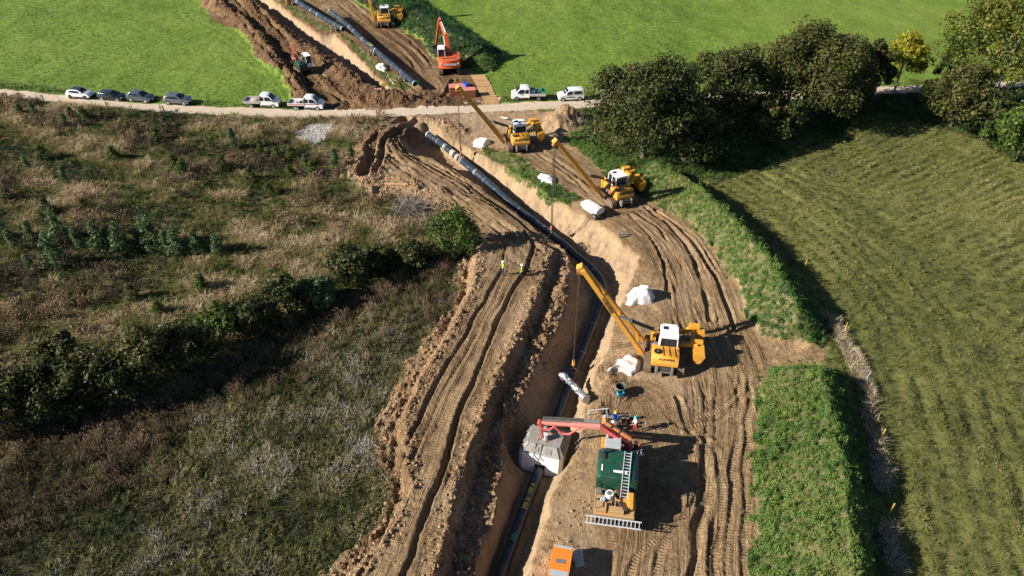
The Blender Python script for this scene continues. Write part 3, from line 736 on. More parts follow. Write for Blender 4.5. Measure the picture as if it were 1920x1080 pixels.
_sc = [0]
def scatter(name, x, y, protos, scale, tint, idx=None, label=None, dz=0.0, tilt=.18):
    """thousands of small plants or clods as one object (geometry nodes instance the prototypes)"""
    n = len(x); _sc[0] += 1; g = np.random.default_rng(_sc[0])
    pc = bpy.data.collections.new('prototypes_%02d' % _sc[0])
    for i, p in enumerate(protos): pc.objects.link(bpy.data.objects.new('p%02d_%02d' % (_sc[0], i), p))
    me = bpy.data.meshes.new(name); me.vertices.add(n)
    me.vertices.foreach_set('co', np.stack([x, y, hz(x, y) + dz], 1).astype(np.float32).ravel())
    fattr(me, 'scl', scale); fattr(me, 'tint', tint)
    a = me.attributes.new('rot', 'FLOAT_VECTOR', 'POINT'); a.data.foreach_set('vector', np.stack([g.normal(0, tilt, n), g.normal(0, tilt, n), g.uniform(0, 6.283, n)], 1).astype(np.float32).ravel())
    a = me.attributes.new('pick', 'INT', 'POINT'); a.data.foreach_set('value', (g.integers(0, len(protos), n) if idx is None else idx).astype(np.int32))
    o = link(name, me)
    t = bpy.data.node_groups.new('scatter', 'GeometryNodeTree')
    t.interface.new_socket('Geometry', in_out='INPUT', socket_type='NodeSocketGeometry'); t.interface.new_socket('Geometry', in_out='OUTPUT', socket_type='NodeSocketGeometry')
    N = t.nodes.new; gi = N('NodeGroupInput'); go = N('NodeGroupOutput'); ip = N('GeometryNodeInstanceOnPoints'); ci = N('GeometryNodeCollectionInfo')
    ci.inputs['Collection'].default_value = pc; ci.inputs['Separate Children'].default_value = True; ci.inputs['Reset Children'].default_value = True
    def at(nm, dt):
        k = N('GeometryNodeInputNamedAttribute'); k.data_type = dt; k.inputs['Name'].default_value = nm; return [s for s in k.outputs if s.enabled and s.name == 'Attribute'][0]
    L = t.links.new
    L(gi.outputs[0], ip.inputs['Points']); L(ci.outputs[0], ip.inputs['Instance']); ip.inputs['Pick Instance'].default_value = True
    L(at('pick', 'INT'), ip.inputs['Instance Index']); L(at('scl', 'FLOAT'), ip.inputs['Scale']); L(at('rot', 'FLOAT_VECTOR'), ip.inputs['Rotation'])
    L(ip.outputs[0], go.inputs[0])
    md = o.modifiers.new('scatter', 'NODES'); md.node_group = t
    return tag(o, label, None, None, 'stuff')
def cand(dens, zones, box=(-118, 118, 22, 168), seed=0, margin=90, keep=None):
    """random places inside the given zones and near the view"""
    g = np.random.default_rng(1000 + seed); n = int(dens * (box[1] - box[0]) * (box[3] - box[2]))
    x = g.uniform(box[0], box[1], n); y = g.uniform(box[2], box[3], n)
    px, py = PXY(x, y); m = (px > -margin) & (px < 1920 + margin) & (py > -margin) & (py < 1080 + margin); x, y = x[m], y[m]
    m = np.isin(zn(x, y), zones); x, y = x[m], y[m]
    if keep is not None:
        k = keep(x, y); m = g.uniform(size=len(x)) < k; x, y = x[m], y[m]
    return x, y, g

# --- crop fields
mc = leafmat('crop_leaf', [(.15, (.074, .13, .015)), (.4, (.122, .2, .023)), (.6, (.165, .24, .033)), (.85, (.245, .25, .072))])
pr = [pmesh('crop', blades(9, .22, .22, .022, .6, i), mc) for i in range(3)] + [pmesh('crop', leaves(10, .22, .12, .07, 9), mc)]
x, y, g = cand(4.6, [Z_CROPL, Z_CROPR], (-118, 118, 98, 172), 1)
t = .5 + (fbm(x * .04, y * .06, 201, 4) - .5) * 1.5 + (fbm(x * 1.1, y * .12, 203, 2) - .5) * .5
scatter('crop_plants', x, y, pr, g.uniform(.4, .8, len(x)), t, label='young green crop plants covering the fields')
# --- verge grass along the road
mv = leafmat('verge_grass', [(.2, (.035, .065, .015)), (.5, (.08, .12, .025)), (.8, (.2, .18, .08))])
pr = [pmesh('verge', blades(12, .4, .3, .025, .8, 20 + i), mv) for i in range(3)]
roadd = np.minimum(dpoly(X[CW], Y[CW], ROAD_N)[0], dpoly(X[CW], Y[CW], ROAD_S)[0]); RD = np.full(X.shape, 99.); RD[CW] = roadd
x, y, g = cand(4.0, [Z_CROPL, Z_CROPR, Z_SCRUB, Z_HAY, Z_BELT], (-118, 118, 90, 130), 2, keep=lambda x, y: smooth(3.0, .6, zn(x, y, RD)) * (zn(x, y, RD) > .25))
scatter('verge_grass', x, y, pr, g.uniform(.6, 1.4, len(x)), .5 + (fbm(x * .3, y * .3, 211, 3) - .5), label='grass verge along the gravel road')

# --- hay meadow
mh = leafmat('hay', [(.1, (.04, .052, .013)), (.35, (.105, .125, .028)), (.6, (.175, .185, .045)), (.85, (.28, .255, .10))])
pr = [pmesh('hay', blades(13, .42, .34, .024, 1.25, 40 + i, .2), mh) for i in range(4)]
x, y, g = cand(10, [Z_HAY], (-5, 118, 22, 112), 3, keep=lambda x, y: .6 + .4 * smooth(-.6, .4, hayrow(x, y)[0]))
hr_, hk_ = hayrow(x, y)
t = .44 + (fbm(x * .05, y * .05, 221, 3) - .5) * .5 + hr_ * .36 + (fbm(x * 1.5, y * 1.5, 135, 3) - .5) * .7 + (fbm(x * .3, y * .3, 223, 2) - .5) * .3 + .05 * smooth(70, 35, y)
scatter('hay_meadow_grass', x, y, pr, g.uniform(.4, .9, len(x)) * np.clip(.8 + .3 * hr_, .4, 1.3), t, label='long olive grass lying in swaths on the meadow')
# --- dry grass along the ditch
md_ = leafmat('dry_grass', [(.2, (.2, .15, .09)), (.5, (.38, .3, .2)), (.85, (.5, .42, .31))], trans=.15)
prd = [pmesh('dry', blades(16, .75, .35, .02, .9, 60 + i), md_) for i in range(3)]
DL = crom(np.vstack([GL([(1558, 600), (1578, 640), (1612, 705)]), GL([(1638, 830), (1652, 920), (1666, 1000), (1680, 1080), (1692, 1150)])]), 6)
x, y, g = cand(16, [Z_HAY, Z_BANK], (10, 60, 20, 70), 4, keep=lambda x, y: (dpoly(x, y, DL)[0] < .75 * fbm(x * .5, y * .5, 5, 2)) * smooth(.3, .42, fbm(x * .35, y * .35, 6, 2)))
scatter('dry_ditch_grass', x, y, prd, g.uniform(.6, 1.15, len(x)), .5 + g.normal(0, .2, len(x)), label='bleached dry grass along the meadow ditch')

# --- weeds on the soil banks
mw = leafmat('weeds', [(.1, (.022, .078, .03)), (.35, (.065, .145, .032)), (.6, (.115, .20, .038)), (.85, (.18, .23, .058))], trans=.3)
prw = [pmesh('weed', leaves(40, .30, .45, .07, 70 + i), mw) for i in range(3)] + [pmesh('weed', blades(14, .7, .28, .03, .9, 76), mw), pmesh('weed', stalks(5, .8, .25, 7, 77, .07), mw)]
inb = lambda x, y, b: inpoly(x, y, b)
x, y, g = cand(17.0, [Z_BANK], (-45, 60, 20, 172), 5)
b3 = y > 120
t = np.where(b3, .2, .58) + (fbm(x * .18, y * .18, 231, 3) - .5) * .7 + (fbm(x * .9, y * .9, 233, 2) - .5) * .4 + np.where(inpoly(x, y, B2), .06, 0)
idx = np.where(g.uniform(size=len(x)) < np.where(inpoly(x, y, B2) & (fbm(x * .25, y * .25, 235, 2) > .5), .55, .14), g.integers(3, 5, len(x)), g.integers(0, 3, len(x)))
hole = fbm(x * .35, y * .35, 237, 3) > np.where(inpoly(x, y, B1), .76, .85); x, y, t, idx = x[~hole], y[~hole], t[~hole], idx[~hole]
scatter('bank_weeds', x, y, prw, np.random.default_rng(5).uniform(.45, 1.05, len(x)), t, idx, 'leafy green weeds covering the soil banks')
x, y, g = cand(10, [Z_ISLE], (-60, 20, 60, 165), 6, keep=lambda x, y: smooth(.35, .5, fbm(x * .4, y * .4, 241, 2)) * np.where(y > 105, .5, 1))
px, py = GH(1058, 360)[:2]
scatter('trench_edge_grass', x, y, prw, g.uniform(.4, 1.0, len(x)) * np.where(y > 105, .6, 1), np.where(y > 105, .85, .6) + (fbm(x * .4, y * .4, 243, 2) - .5), g.choice([0, 1, 2, 3, 3, 3], len(x)), 'green grass and weeds on the trench edge')
# tufts creeping over the borders of the bare soil
edge = np.zeros(X.shape); dN = dpoly(X[DW], Y[DW], NEAR, True)[0]; dF = dpoly(X[DW], Y[DW], FAR, True)[0]; E_ = np.full(X.shape, 99.); E_[DW] = np.minimum(dN, dF)
x, y, g = cand(2.2, [Z_DIRT], (-70, 32, 22, 170), 7, keep=lambda x, y: smooth(1.6, 0, zn(x, y, E_)) * smooth(.4, .6, fbm(x * .3, y * .3, 251, 2)))
scatter('border_tufts', x, y, [prw[0], prw[3], prd[0]], g.uniform(.3, .7, len(x)), .5 + g.normal(0, .2, len(x)), None, 'scattered tufts creeping over the soil edge')

# --- scrub land, left
ms = leafmat('scrub', [(.05, (.018, .036, .008)), (.25, (.05, .08, .015)), (.42, (.10, .125, .026)), (.58, (.18, .155, .055)), (.78, (.33, .255, .13)), (.95, (.43, .34, .2))], trans=.2)
mbr = leafmat('brown_scrub', [(.1, (.055, .042, .025)), (.5, (.15, .11, .065)), (.9, (.27, .19, .11))], trans=.15)
prs = [pmesh('scrub', blades(16, .65, .42, .026, 1.1, 80 + i, .25), ms) for i in range(3)] + [pmesh('scrub', leaves(26, .4, .4, .09, 84), ms), pmesh('scrub', stalks(12, 1.0, .4, 6, 85, .07), mbr), pmesh('scrub', leaves(40, .6, .7, .07, 86), mbr)]
x, y, g = cand(6.5, [Z_SCRUB], (-90, 5, 45, 112), 8)
n1 = fbm(x * .09, y * .14, 261, 4); n2 = fbm(x * .35, y * .5, 263, 3)
t = .40 + (n1 - .5) * 1.4 + (n2 - .5) * 1.7 + .10 * smooth(-60, -20, x)
br = fbm(x * .12 + 7, y * .16, 267, 4); u = g.uniform(size=len(x))
idx = np.where(u < smooth(.5, .68, br) * .42, g.integers(4, 6, len(x)), np.where((t < .4) & (g.uniform(size=len(x)) < .55), 3, g.integers(0, 3, len(x))))
scatter('scrub_growth', x, y, prs, g.uniform(.5, 1.2, len(x)) * (.6 + .8 * n2), t, idx, 'tangled tan and green scrub growth')
# --- weedy meadow, lower left
mm = leafmat('meadow', [(.05, (.028, .04, .011)), (.3, (.07, .088, .024)), (.5, (.14, .14, .052)), (.72, (.24, .2, .09)), (.92, (.33, .27, .15))], trans=.2)
mbw = leafmat('brown_stalks', [(.1, (.075, .054, .032)), (.5, (.18, .128, .075)), (.9, (.30, .22, .13))], trans=.15)
mwh = leafmat('seed_fluff', [(.1, (.14, .13, .10)), (.5, (.26, .245, .20)), (.9, (.42, .40, .35))], trans=.2)
prm = [pmesh('meadow', blades(18, .75, .38, .022, .8, 90 + i), mm) for i in range(3)] + [pmesh('meadow', leaves(22, .32, .5, .075, 94), mm), pmesh('meadow', stalks(20, 1.0, .45, 6, 95, .034, .18), mbw), pmesh('meadow', stalks(20, 1.1, .48, 5, 96, .038, .2), mbw), pmesh('meadow', stalks(7, .95, .4, 4, 97, .045, .25), mwh)]
x, y, g = cand(11, [Z_FLOWER], (-48, 2, 20, 70), 9)
hd = np.interp(x, HEDGE[::-1, 0], HEDGE[::-1, 1]) - y
n1 = fbm(x * .13, y * .13, 271, 4); n2 = fbm(x * .5, y * .5, 273, 3); u = g.uniform(size=len(x))
brown = smooth(15, 1, hd + (n1 - .5) * 20) * (.35 + .65 * smooth(.4, .6, fbm((x * .5 + y * .86) * .15, (x * .86 - y * .5) * .6, 277, 3))); fl = (.12 + .88 * smooth(.42, .6, n1)) * smooth(4, 13, hd) * (.25 + .75 * smooth(.4, .62, n2))
idx = np.where(u < brown * .5, g.integers(4, 6, len(x)), np.where(u < brown * .5 + fl * .34, 6, np.where(g.uniform(size=len(x)) < .35, 3, g.integers(0, 3, len(x)))))
t = .45 + (n1 - .5) * .8 + (n2 - .5) * .9
scatter('meadow_weeds', x, y, prm, g.uniform(.55, 1.15, len(x)) * (.6 + .7 * n2), t, idx, 'tall weeds with brown stalks and white seed fluff')
# --- grass under the trees
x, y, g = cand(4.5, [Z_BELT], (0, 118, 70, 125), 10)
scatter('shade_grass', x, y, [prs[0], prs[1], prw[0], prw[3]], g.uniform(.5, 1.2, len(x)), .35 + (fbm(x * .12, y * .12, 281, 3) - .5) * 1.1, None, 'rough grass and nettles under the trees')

# --- soil clods
def lump_mesh(name, seed, mat, n=1):
    bm = bmesh.new(); bmesh.ops.create_icosphere(bm, subdivisions=n, radius=1.0); g = np.random.default_rng(seed)
    for v in bm.verts: v.co = v.co * g.uniform(.6, 1.15); v.co.z *= .75
    me = bpy.data.meshes.new(name); bm.to_mesh(me); bm.free(); me.materials.append(mat); return me
mcl = leafmat('soil_clod', [(.1, (.15, .085, .045)), (.5, (.29, .18, .10)), (.9, (.42, .29, .17))], trans=0.0, rough=.95)
prc = [lump_mesh('clod', 300 + i, mcl) for i in range(5)]
x, y, g = cand(26, [Z_DIRT], (-70, 32, 22, 168), 11, keep=lambda x, y: np.clip(zn(x, y, rough), 0, 1) ** 1.3 * .8 + .10 * (1 - zn(x, y, press)))
s_ = (.05 + .11 * g.uniform(size=len(x)) ** 3 + .05 * (g.uniform(size=len(x)) < .06)) * (.5 + .5 * np.clip(zn(x, y, rough) * 1.5, 0, 1))
scatter('soil_clods', x, y, prc, s_ * 1.15, .62 - zn(x, y, damp) * .45 + g.normal(0, .12, len(x)), None, 'crumbled clods of dug soil', .02, 1.0)
# gravel stones
mst = leafmat('stones', [(.1, (.22, .21, .19)), (.9, (.48, .46, .42))], trans=0.0, rough=.9)
x, y, g = cand(22, [Z_GRAVEL], (-40, -20, 80, 105), 12)
scatter('gravel_stones', x, y, [lump_mesh('stone', 320, mst), lump_mesh('stone', 321, mst)], .05 + .07 * g.uniform(size=len(x)), g.uniform(.1, .9, len(x)), None, 'loose white stones of the gravel patch', .02, 1.0)
# ------------------------------------------------------------------ trees and shrubs
mbark = flat('bark', (.13, .105, .08), .9, 0, .4, 4, .03)
mbarkp = flat('pale_bark', (.30, .27, .22), .9, 0, .35, 4, .03)
LM = {
    'dark': leafmat('leaf_dark', [(0, (.012, .02, .005)), (.35, (.03, .042, .009)), (.65, (.055, .065, .014)), (1, (.12, .10, .03))], 'rnd', 'GEOMETRY', 0, .2, .55),
    'olive': leafmat('leaf_olive', [(0, (.02, .03, .007)), (.35, (.045, .058, .013)), (.65, (.08, .085, .02)), (1, (.14, .115, .035))], 'rnd', 'GEOMETRY', 0, .25, .6),
    'green': leafmat('leaf_green', [(0, (.015, .035, .006)), (.35, (.04, .075, .011)), (.65, (.075, .115, .017)), (1, (.13, .14, .03))], 'rnd', 'GEOMETRY', 0, .25, .6),
    'pale': leafmat('leaf_pale', [(0, (.035, .055, .01)), (.35, (.08, .11, .015)), (.65, (.13, .145, .02)), (1, (.21, .18, .035))], 'rnd', 'GEOMETRY', 0, .3, .6),
    'yellow': leafmat('leaf_yellow', [(0, (.08, .095, .01)), (.35, (.18, .19, .014)), (.65, (.28, .26, .018)), (1, (.36, .26, .02))], 'rnd', 'GEOMETRY', 0, .3, .6),
    'blue': leafmat('leaf_bluegreen', [(0, (.026, .05, .018)), (.35, (.07, .115, .04)), (.65, (.115, .165, .06)), (1, (.17, .21, .085))], 'rnd', 'GEOMETRY', 0, .25, .6),
}
def foliage(g, C, R, per, size, flat_=.5):
    """leaf quads on the shells of clumps (C centres, R radii)"""
    n = len(C); k = np.repeat(np.arange(n), per); m = len(k)
    d = g.normal(size=(m, 3)); d[:, 2] += .25; d /= np.linalg.norm(d, axis=1)[:, None]
    q = (.45 + .6 * g.uniform(size=m) ** .6)[:, None]
    c = C[k] + d * q * R[k][:, None] * np.array([1, 1, .85])
    nn = d * .8 + g.normal(size=(m, 3)) * .55 + [0, 0, .25]; nn /= np.linalg.norm(nn, axis=1)[:, None]
    u = np.cross(nn, g.normal(size=(m, 3))); u /= np.linalg.norm(u, axis=1)[:, None]; v = np.cross(nn, u)
    s = (size * g.uniform(.6, 1.35, m))[:, None]
    V = np.stack([c - u * s, c - v * s * .6, c + u * s, c + v * s * .6], 1).reshape(-1, 3)
    F = np.arange(4 * m).reshape(-1, 4)
    cr = g.uniform(0, .45, n)[k] + g.uniform(0, .5, m) + .1 * d[:, 2]
    return V, F, cr
def crown_pts(g, n, rx, ry, rz, cz, hollow=.55):
    d = g.normal(size=(n, 3)); d /= np.linalg.norm(d, axis=1)[:, None]; d[:, 2] = np.where(d[:, 2] < -.55, -d[:, 2], d[:, 2])
    r = (hollow + (1 - hollow) * g.uniform(size=n) ** .5)
    wob = 1 + .22 * np.sin(d[:, 0] * 5 + g.uniform(0, 6)) * np.cos(d[:, 1] * 4 + g.uniform(0, 6))
    return d * (r * wob)[:, None] * [rx, ry, rz] + [0, 0, cz]
def make_tree(name, label, cat, base, hgt, rx, ry, kind, clumps, per, leaf, seed, trunk=.32, crown_low=.25, pale=False, group=None, limbs=14, crad=.2, hollow=.55):
    g = np.random.default_rng(seed)
    root = empty(name, base, 0, label, cat, group)
    lo = hgt * crown_low; rz = (hgt - lo) / 2 * 1.02; cz = lo + rz * .95
    C = crown_pts(g, clumps, rx * .86, ry * .86, rz * .9, cz, hollow); R = (rx + rz) * .5 * crad * g.uniform(.7, 1.35, clumps)
    V, F, cr = foliage(g, C, R, per, leaf)
    me = mesh_np('crown', V, F, False); fattr(me, 'rnd', cr, 'FACE'); link('crown', me, LM[kind], root)
    mb = MB(); top = Vector((g.normal(0, .3), g.normal(0, .3), hgt * .72))
    mid = Vector((g.normal(0, .2), g.normal(0, .2), hgt * .35))
    mb.tube([(0, 0, -.4), (0, 0, .25), mid, top], [trunk * 1.5, trunk, trunk * .7, trunk * .25], 8)
    for i in g.choice(clumps, min(limbs, clumps), replace=False):
        e = Vector(C[i]); a = mid.lerp(top, g.uniform(-.5, .8)); m_ = a.lerp(e, .5) + Vector((0, 0, .08 * hgt * g.uniform(-.3, .6)))
        mb.tube([a, m_, e], [trunk * .36, trunk * .22, trunk * .08], 6)
    mb.build('trunk', mbarkp if pale else mbark, root)
    return root
def tree_px(name, label, cat, px, py, toprow, rad, kind, clumps, per, leaf, seed, **kw):
    b = GH(px, py); h = Zrow(b.x, b.y, toprow) - b.z
    return make_tree(name, label, cat, b, h, rad, rad * kw.pop('sq', .95), kind, clumps, per, leaf, seed, **kw)
tree_px('broadleaf_tree', 'broad round dark green tree nearest the crawler cranes', 'tree', 1205, 296, 112, 7.6, 'dark', 200, 170, .185, 11, trunk=.4, crown_low=-.04)
tree_px('broadleaf_tree', 'dark tree with a low shaded crown between the two widest trees', 'tree', 1352, 248, 92, 6.0, 'dark', 135, 155, .185, 12, crown_low=.02)
tree_px('broadleaf_tree', 'tallest dark tree of the belt with a wide domed crown', 'tree', 1505, 226, 52, 8.2, 'olive', 210, 165, .195, 13, trunk=.45, crown_low=.04)
tree_px('broadleaf_tree', 'narrow dark tree beside the yellow tree', 'tree', 1622, 196, 82, 2.9, 'dark', 55, 90, .23, 14, trunk=.2, crown_low=.12)
tree_px('yellow_tree', 'slender tree with yellow autumn leaves by the road', 'tree', 1676, 172, 62, 3.7, 'yellow', 75, 90, .19, 15, trunk=.17, crown_low=.16, crad=.24, hollow=.3)
tree_px('pale_tree', 'big yellow green tree with bare pale branches, upper right corner', 'tree', 1852, 205, -22, 9.8, 'pale', 210, 110, .22, 16, trunk=.42, crown_low=.1, pale=True, limbs=45, crad=.16, hollow=.35)
tree_px('round_bush', 'large rounded olive brown bush at the meadow corner', 'bush', 1782, 238, 128, 5.4, 'olive', 140, 120, .19, 17, trunk=.2, crown_low=.02)
tree_px('leafy_bush', 'dark green overgrown bush at the right edge of the photo', 'bush', 1905, 300, 205, 5.2, 'green', 90, 90, .22, 18, trunk=.15, crown_low=.0)
tree_px('leafy_bush', 'small dark bush on the field edge under the pale tree', 'bush', 1775, 150, 92, 2.6, 'green', 40, 80, .22, 19, trunk=.12, crown_low=.0)
tree_px('leafy_bush', 'dark shrub at the foot of the round dark tree', 'bush', 1300, 312, 228, 3.6, 'dark', 60, 80, .22, 20, trunk=.12, crown_low=.0)
tree_px('leafy_bush', 'dark shrub filling the gap under the tallest tree', 'bush', 1430, 268, 178, 4.4, 'dark', 70, 80, .22, 21, trunk=.12, crown_low=.0)
tree_px('leafy_bush', 'dark shrub below the narrow dark tree', 'bush', 1590, 226, 160, 3.6, 'dark', 60, 80, .22, 22, trunk=.12, crown_low=.0)
tree_px('leafy_bush', 'shaggy bush between the road and the round olive bush', 'bush', 1840, 262, 178, 3.8, 'dark', 60, 80, .22, 23, trunk=.12, crown_low=.0)
# the hedge along the ditch, lower left
hd_ = [(852, 476, 396, 2.9, 'green', 'round bright green bush at the inner bend of the haul road'), (778, 500, 440, 2.3, 'dark', 'dark hedge shrub next to the bright round bush'), (716, 506, 446, 2.2, 'dark', 'dark hedge shrub second from the bright round bush'),
       (660, 530, 440, 2.8, 'dark', 'bulky dark hedge shrub third from the bright round bush'), (598, 572, 505, 2.3, 'blue', 'grey green shrub in the middle of the hedge'), (540, 588, 500, 2.6, 'dark', 'dark hedge shrub left of the grey green one'),
       (480, 628, 545, 2.6, 'dark', 'wide dark shrub where the hedge leaves the tan grass'), (420, 648, 560, 2.7, 'green', 'lighter green shrub in the hedge left of the wide dark one'), (352, 690, 585, 3.0, 'dark', 'dark shrub beside a lighter green one in the hedge'),
       (300, 722, 575, 3.0, 'olive', 'olive shrub standing taller in the lower hedge'), (236, 748, 628, 3.2, 'dark', 'black looking shrub at the dark end of the hedge'), (165, 762, 640, 3.2, 'dark', 'black looking shrub second from the left edge'),  # black looking ones: dark leaf colour carries the shade over this end
       (100, 782, 655, 3.2, 'dark', 'black looking shrub near the left edge of the photo'), (30, 800, 670, 3.2, 'dark', 'black looking shrub cut by the left edge of the photo'), (130, 700, 610, 2.2, 'olive', 'olive shrub behind the dark end of the hedge'), (-50, 820, 700, 3.0, 'dark', 'black looking shrub just outside the left edge')]
for i, (px, py, top, r, k, lab) in enumerate(hd_):
    tree_px('hedge_shrub', lab, 'shrub', px, py, top + (0 if i == 0 else int((py - top) * .3)), r * (1 if i == 0 else .92), k, 60, 80, .15, 40 + i, trunk=.1, crown_low=.0, crad=.27, group='shrubs of the ditch hedge', limbs=6)
# feathery saplings and small shrubs in the scrub
def sapling(kind, seed, h=2.4):
    g = np.random.default_rng(seed); n = 44
    z = np.sort(g.uniform(.15, 1, n)) * h; a = g.uniform(0, 6.28, n); r = (1.1 - z / h) * .75 * g.uniform(.3, 1, n)
    C = np.stack([r * np.cos(a), r * np.sin(a), z], 1); V, F, cr = foliage(g, C, np.full(n, .25), 30, .075)
    me = mesh_np('foliage', V, F, False); fattr(me, 'rnd', cr, 'FACE'); me.materials.append(LM[kind])
    mb = MB(); mb.tube([(0, 0, -.2), (0, 0, h * .5), (.05, .03, h)], [.035, .022, .006], 5)
    for i in range(0, n, 3): mb.tube([(0, 0, z[i] * .85), tuple(C[i])], [.014, .005], 4)
    mt = mb.mesh('stem'); mt.materials.append(mbark)
    return me, mt
SAP = [sapling('blue', 70), sapling('blue', 71), sapling('green', 72), sapling('olive', 73)]
sp_ = [(8, 448, 0), (62, 452, 1), (118, 455, 0), (152, 468, 1), (190, 470, 0), (232, 474, 0), (262, 468, 1), (292, 470, 0), (318, 476, 1), (338, 480, 0), (372, 478, 1), (412, 480, 0), (60, 510, 1), (108, 500, 0), (30, 470, 1), (205, 462, 1), (280, 462, 0),
       (66, 218, 1), (40, 215, 2), (125, 240, 1), (135, 222, 2), (160, 226, 2), (82, 300, 2), (55, 320, 1), (125, 345, 1), (215, 300, 2), (295, 265, 2), (440, 280, 1), (520, 298, 2), (548, 300, 2), (490, 292, 2), (575, 318, 1), (588, 330, 2), (630, 320, 1), (545, 332, 2), (505, 365, 2),
       (330, 320, 2), (345, 330, 2), (310, 240, 3), (20, 380, 3), (90, 400, 3), (160, 395, 3), (250, 560, 3), (420, 320, 3), (470, 340, 3), (380, 545, 2), (300, 590, 2), (660, 300, 1)]
lab_ = {0: 'feathery blue green sapling in the row across the scrub', 1: 'slim grey green sapling standing in the scrub', 2: 'small fresh green bush in the tan scrub', 3: 'small olive shrub in the brown scrub'}
ORD = ['leftmost', 'second', 'third', 'fourth', 'fifth', 'sixth', 'seventh', 'eighth', 'ninth', 'tenth', 'eleventh', 'twelfth', 'thirteenth', 'fourteenth', 'fifteenth', 'sixteenth', 'seventeenth', 'eighteenth']
sp_.sort(key=lambda q: q[0]); cnt_ = [0, 0, 0, 0]
kind_ = {0: 'feathery blue green saplings in the row across the scrub', 1: 'slim grey green saplings in the scrub', 2: 'small fresh green bushes in the scrub', 3: 'small olive shrubs in the scrub'}
for i, (px, py, k) in enumerate(sp_):
    o_ = ORD[cnt_[k]]; cnt_[k] += 1; lab_[k] = (o_ + ' of the ' if o_ == 'leftmost' else o_ + ' from the left of the ') + kind_[k]
    b = GH(px, py); s = random.uniform(.8, 1.25) * (1.45 if k == 0 else 1.1)
    r = empty('sapling' if k < 2 else 'small_shrub', b, random.uniform(0, 6), lab_[k], 'sapling' if k < 2 else 'shrub', ['blue green saplings in the scrub', 'slim saplings in the scrub', 'fresh green bushes in the scrub', 'olive shrubs in the scrub'][k])
    r.scale = (s * (1.0 if k < 2 else 1.35), s * (1.0 if k < 2 else 1.35), s * (1.0 if k < 2 else .75))
    link('foliage', SAP[k][0], None, r); link('stem', SAP[k][1], None, r)
# heap of dead branches by the fan of ruts
def brush(name, label, px, py, n, r, h, mat, seed):
    g = np.random.default_rng(seed); root = empty(name, GH(px, py), 0, label, 'branches'); mb = MB(); mb2 = MB()
    for i in range(n):
        a = g.uniform(0, 6.28); q = r * g.uniform(0, .7); p = Vector((q * math.cos(a), q * math.sin(a), h * g.uniform(.05, .8) * (1 - q / r)))
        d = Vector((g.normal(), g.normal(), g.normal(0, .45))).normalized(); L = r * g.uniform(.5, 1.1); w = .02 + .03 * g.uniform() ** 3
        e = p + d * L; e.z = max(e.z, .05); m_ = p.lerp(e, .5) + Vector((g.normal(0, .1), g.normal(0, .1), .1))
        (mb if i % 3 or n < 30 else mb2).tube([p, m_, e], [w, w * .7, w * .25], 4)
    mb.build('twigs', mat, root); mb2.build('stems', mbark, root) if mb2.v else None; return root
brush('brush_pile', 'heap of grey dead branches beside the rutted soil', 772, 398, 420, 2.6, 1.5, flat('dead_wood', (.23, .19, .16), .9, 0, .4, 3), 5)
brush('brush_pile', 'small heap of pale cut wood under the round dark tree', 1085, 228, 60, 1.2, .6, mbarkp, 6)
brush('brush_pile', 'bleached dead branch lying in the scrub below the hedge line', 184, 640, 14, 1.3, .8, mbarkp, 7)
# ------------------------------------------------------------------ pipes
def pipe_mat():
    m = NT('coated_pipe'); p = m.pos(); n = m.noise(1.2, 5, .65, p); f = m.noise(9, 3, .6, p)
    k = m.ramp(n, [(.5, (0, 0, 0)), (.72, (1, 1, 1))])
    c = m.mix(m.math('MULTIPLY', k, .35), m.ramp(f, [(.3, (.012, .022, .034)), (.7, (.024, .043, .066))]), (.20, .15, .10))  # lighter blue base colour paints in the sky's reflection on the coating
    return m.set(c, m.math('ADD', m.math('MULTIPLY', k, .35), .3), 0, None, .5)
M['pipe'] = pipe_mat()
M['band'] = flat('joint_wrap', (.20, .21, .21), .5, 0, .3, 5)
M['sand'] = flat('sand_crust', (.42, .33, .24), .9, 0, .35, 4, .01)
M['pipemark'] = flat('yellow_marker', (.55, .5, .06), .6, 0, .3)
M['tealmark'] = flat('teal_marker', (.02, .35, .28), .6, 0, .3)
def along(P, s):
    d = np.r_[0, np.cumsum(np.linalg.norm(np.diff(P, axis=0), axis=1))]; s = s % 1.0 * d[-1] if s <= 1 else s
    q = np.array([np.interp(s, d, P[:, i]) for i in range(3)]); e = .05
    t = np.array([np.interp(min(s + e, d[-1]), d, P[:, i]) - np.interp(max(s - e, 0), d, P[:, i]) for i in range(3)])
    return Vector(q), Vector(t).normalized(), d[-1]
def pipe(label, P, r, bands, grp='coated steel pipes'):
    c = Vector(P[len(P) // 2]); root = empty('steel_pipe', c, 0, label, 'pipe', grp)
    MB().tube([Vector(p) - c for p in P], r, 18, False).build('pipe_wall', M['pipe'], root, ang=60)
    for e, o in ((P[0], P[1]), (P[-1], P[-2])):
        d = (Vector(o) - Vector(e)).normalized()
        MB().cyl(Vector(e) - c - d * .03, Vector(e) - c + d * .12, r * 1.015, n=18).build('bevel_ring', M['alu'], root)
        MB().cyl(Vector(e) - c - d * .045, Vector(e) - c - d * .035, r * .93, n=18).build('bore_shade', M['black'], root)  # black disc paints the dark hollow of the open pipe end
    for s, w, m_ in bands:
        q, t, _ = along(P, s); MB().cyl(q - c - t * w / 2, q - c + t * w / 2, r * 1.025, n=18, caps=True).build('joint_band', M[m_], root)
    return root
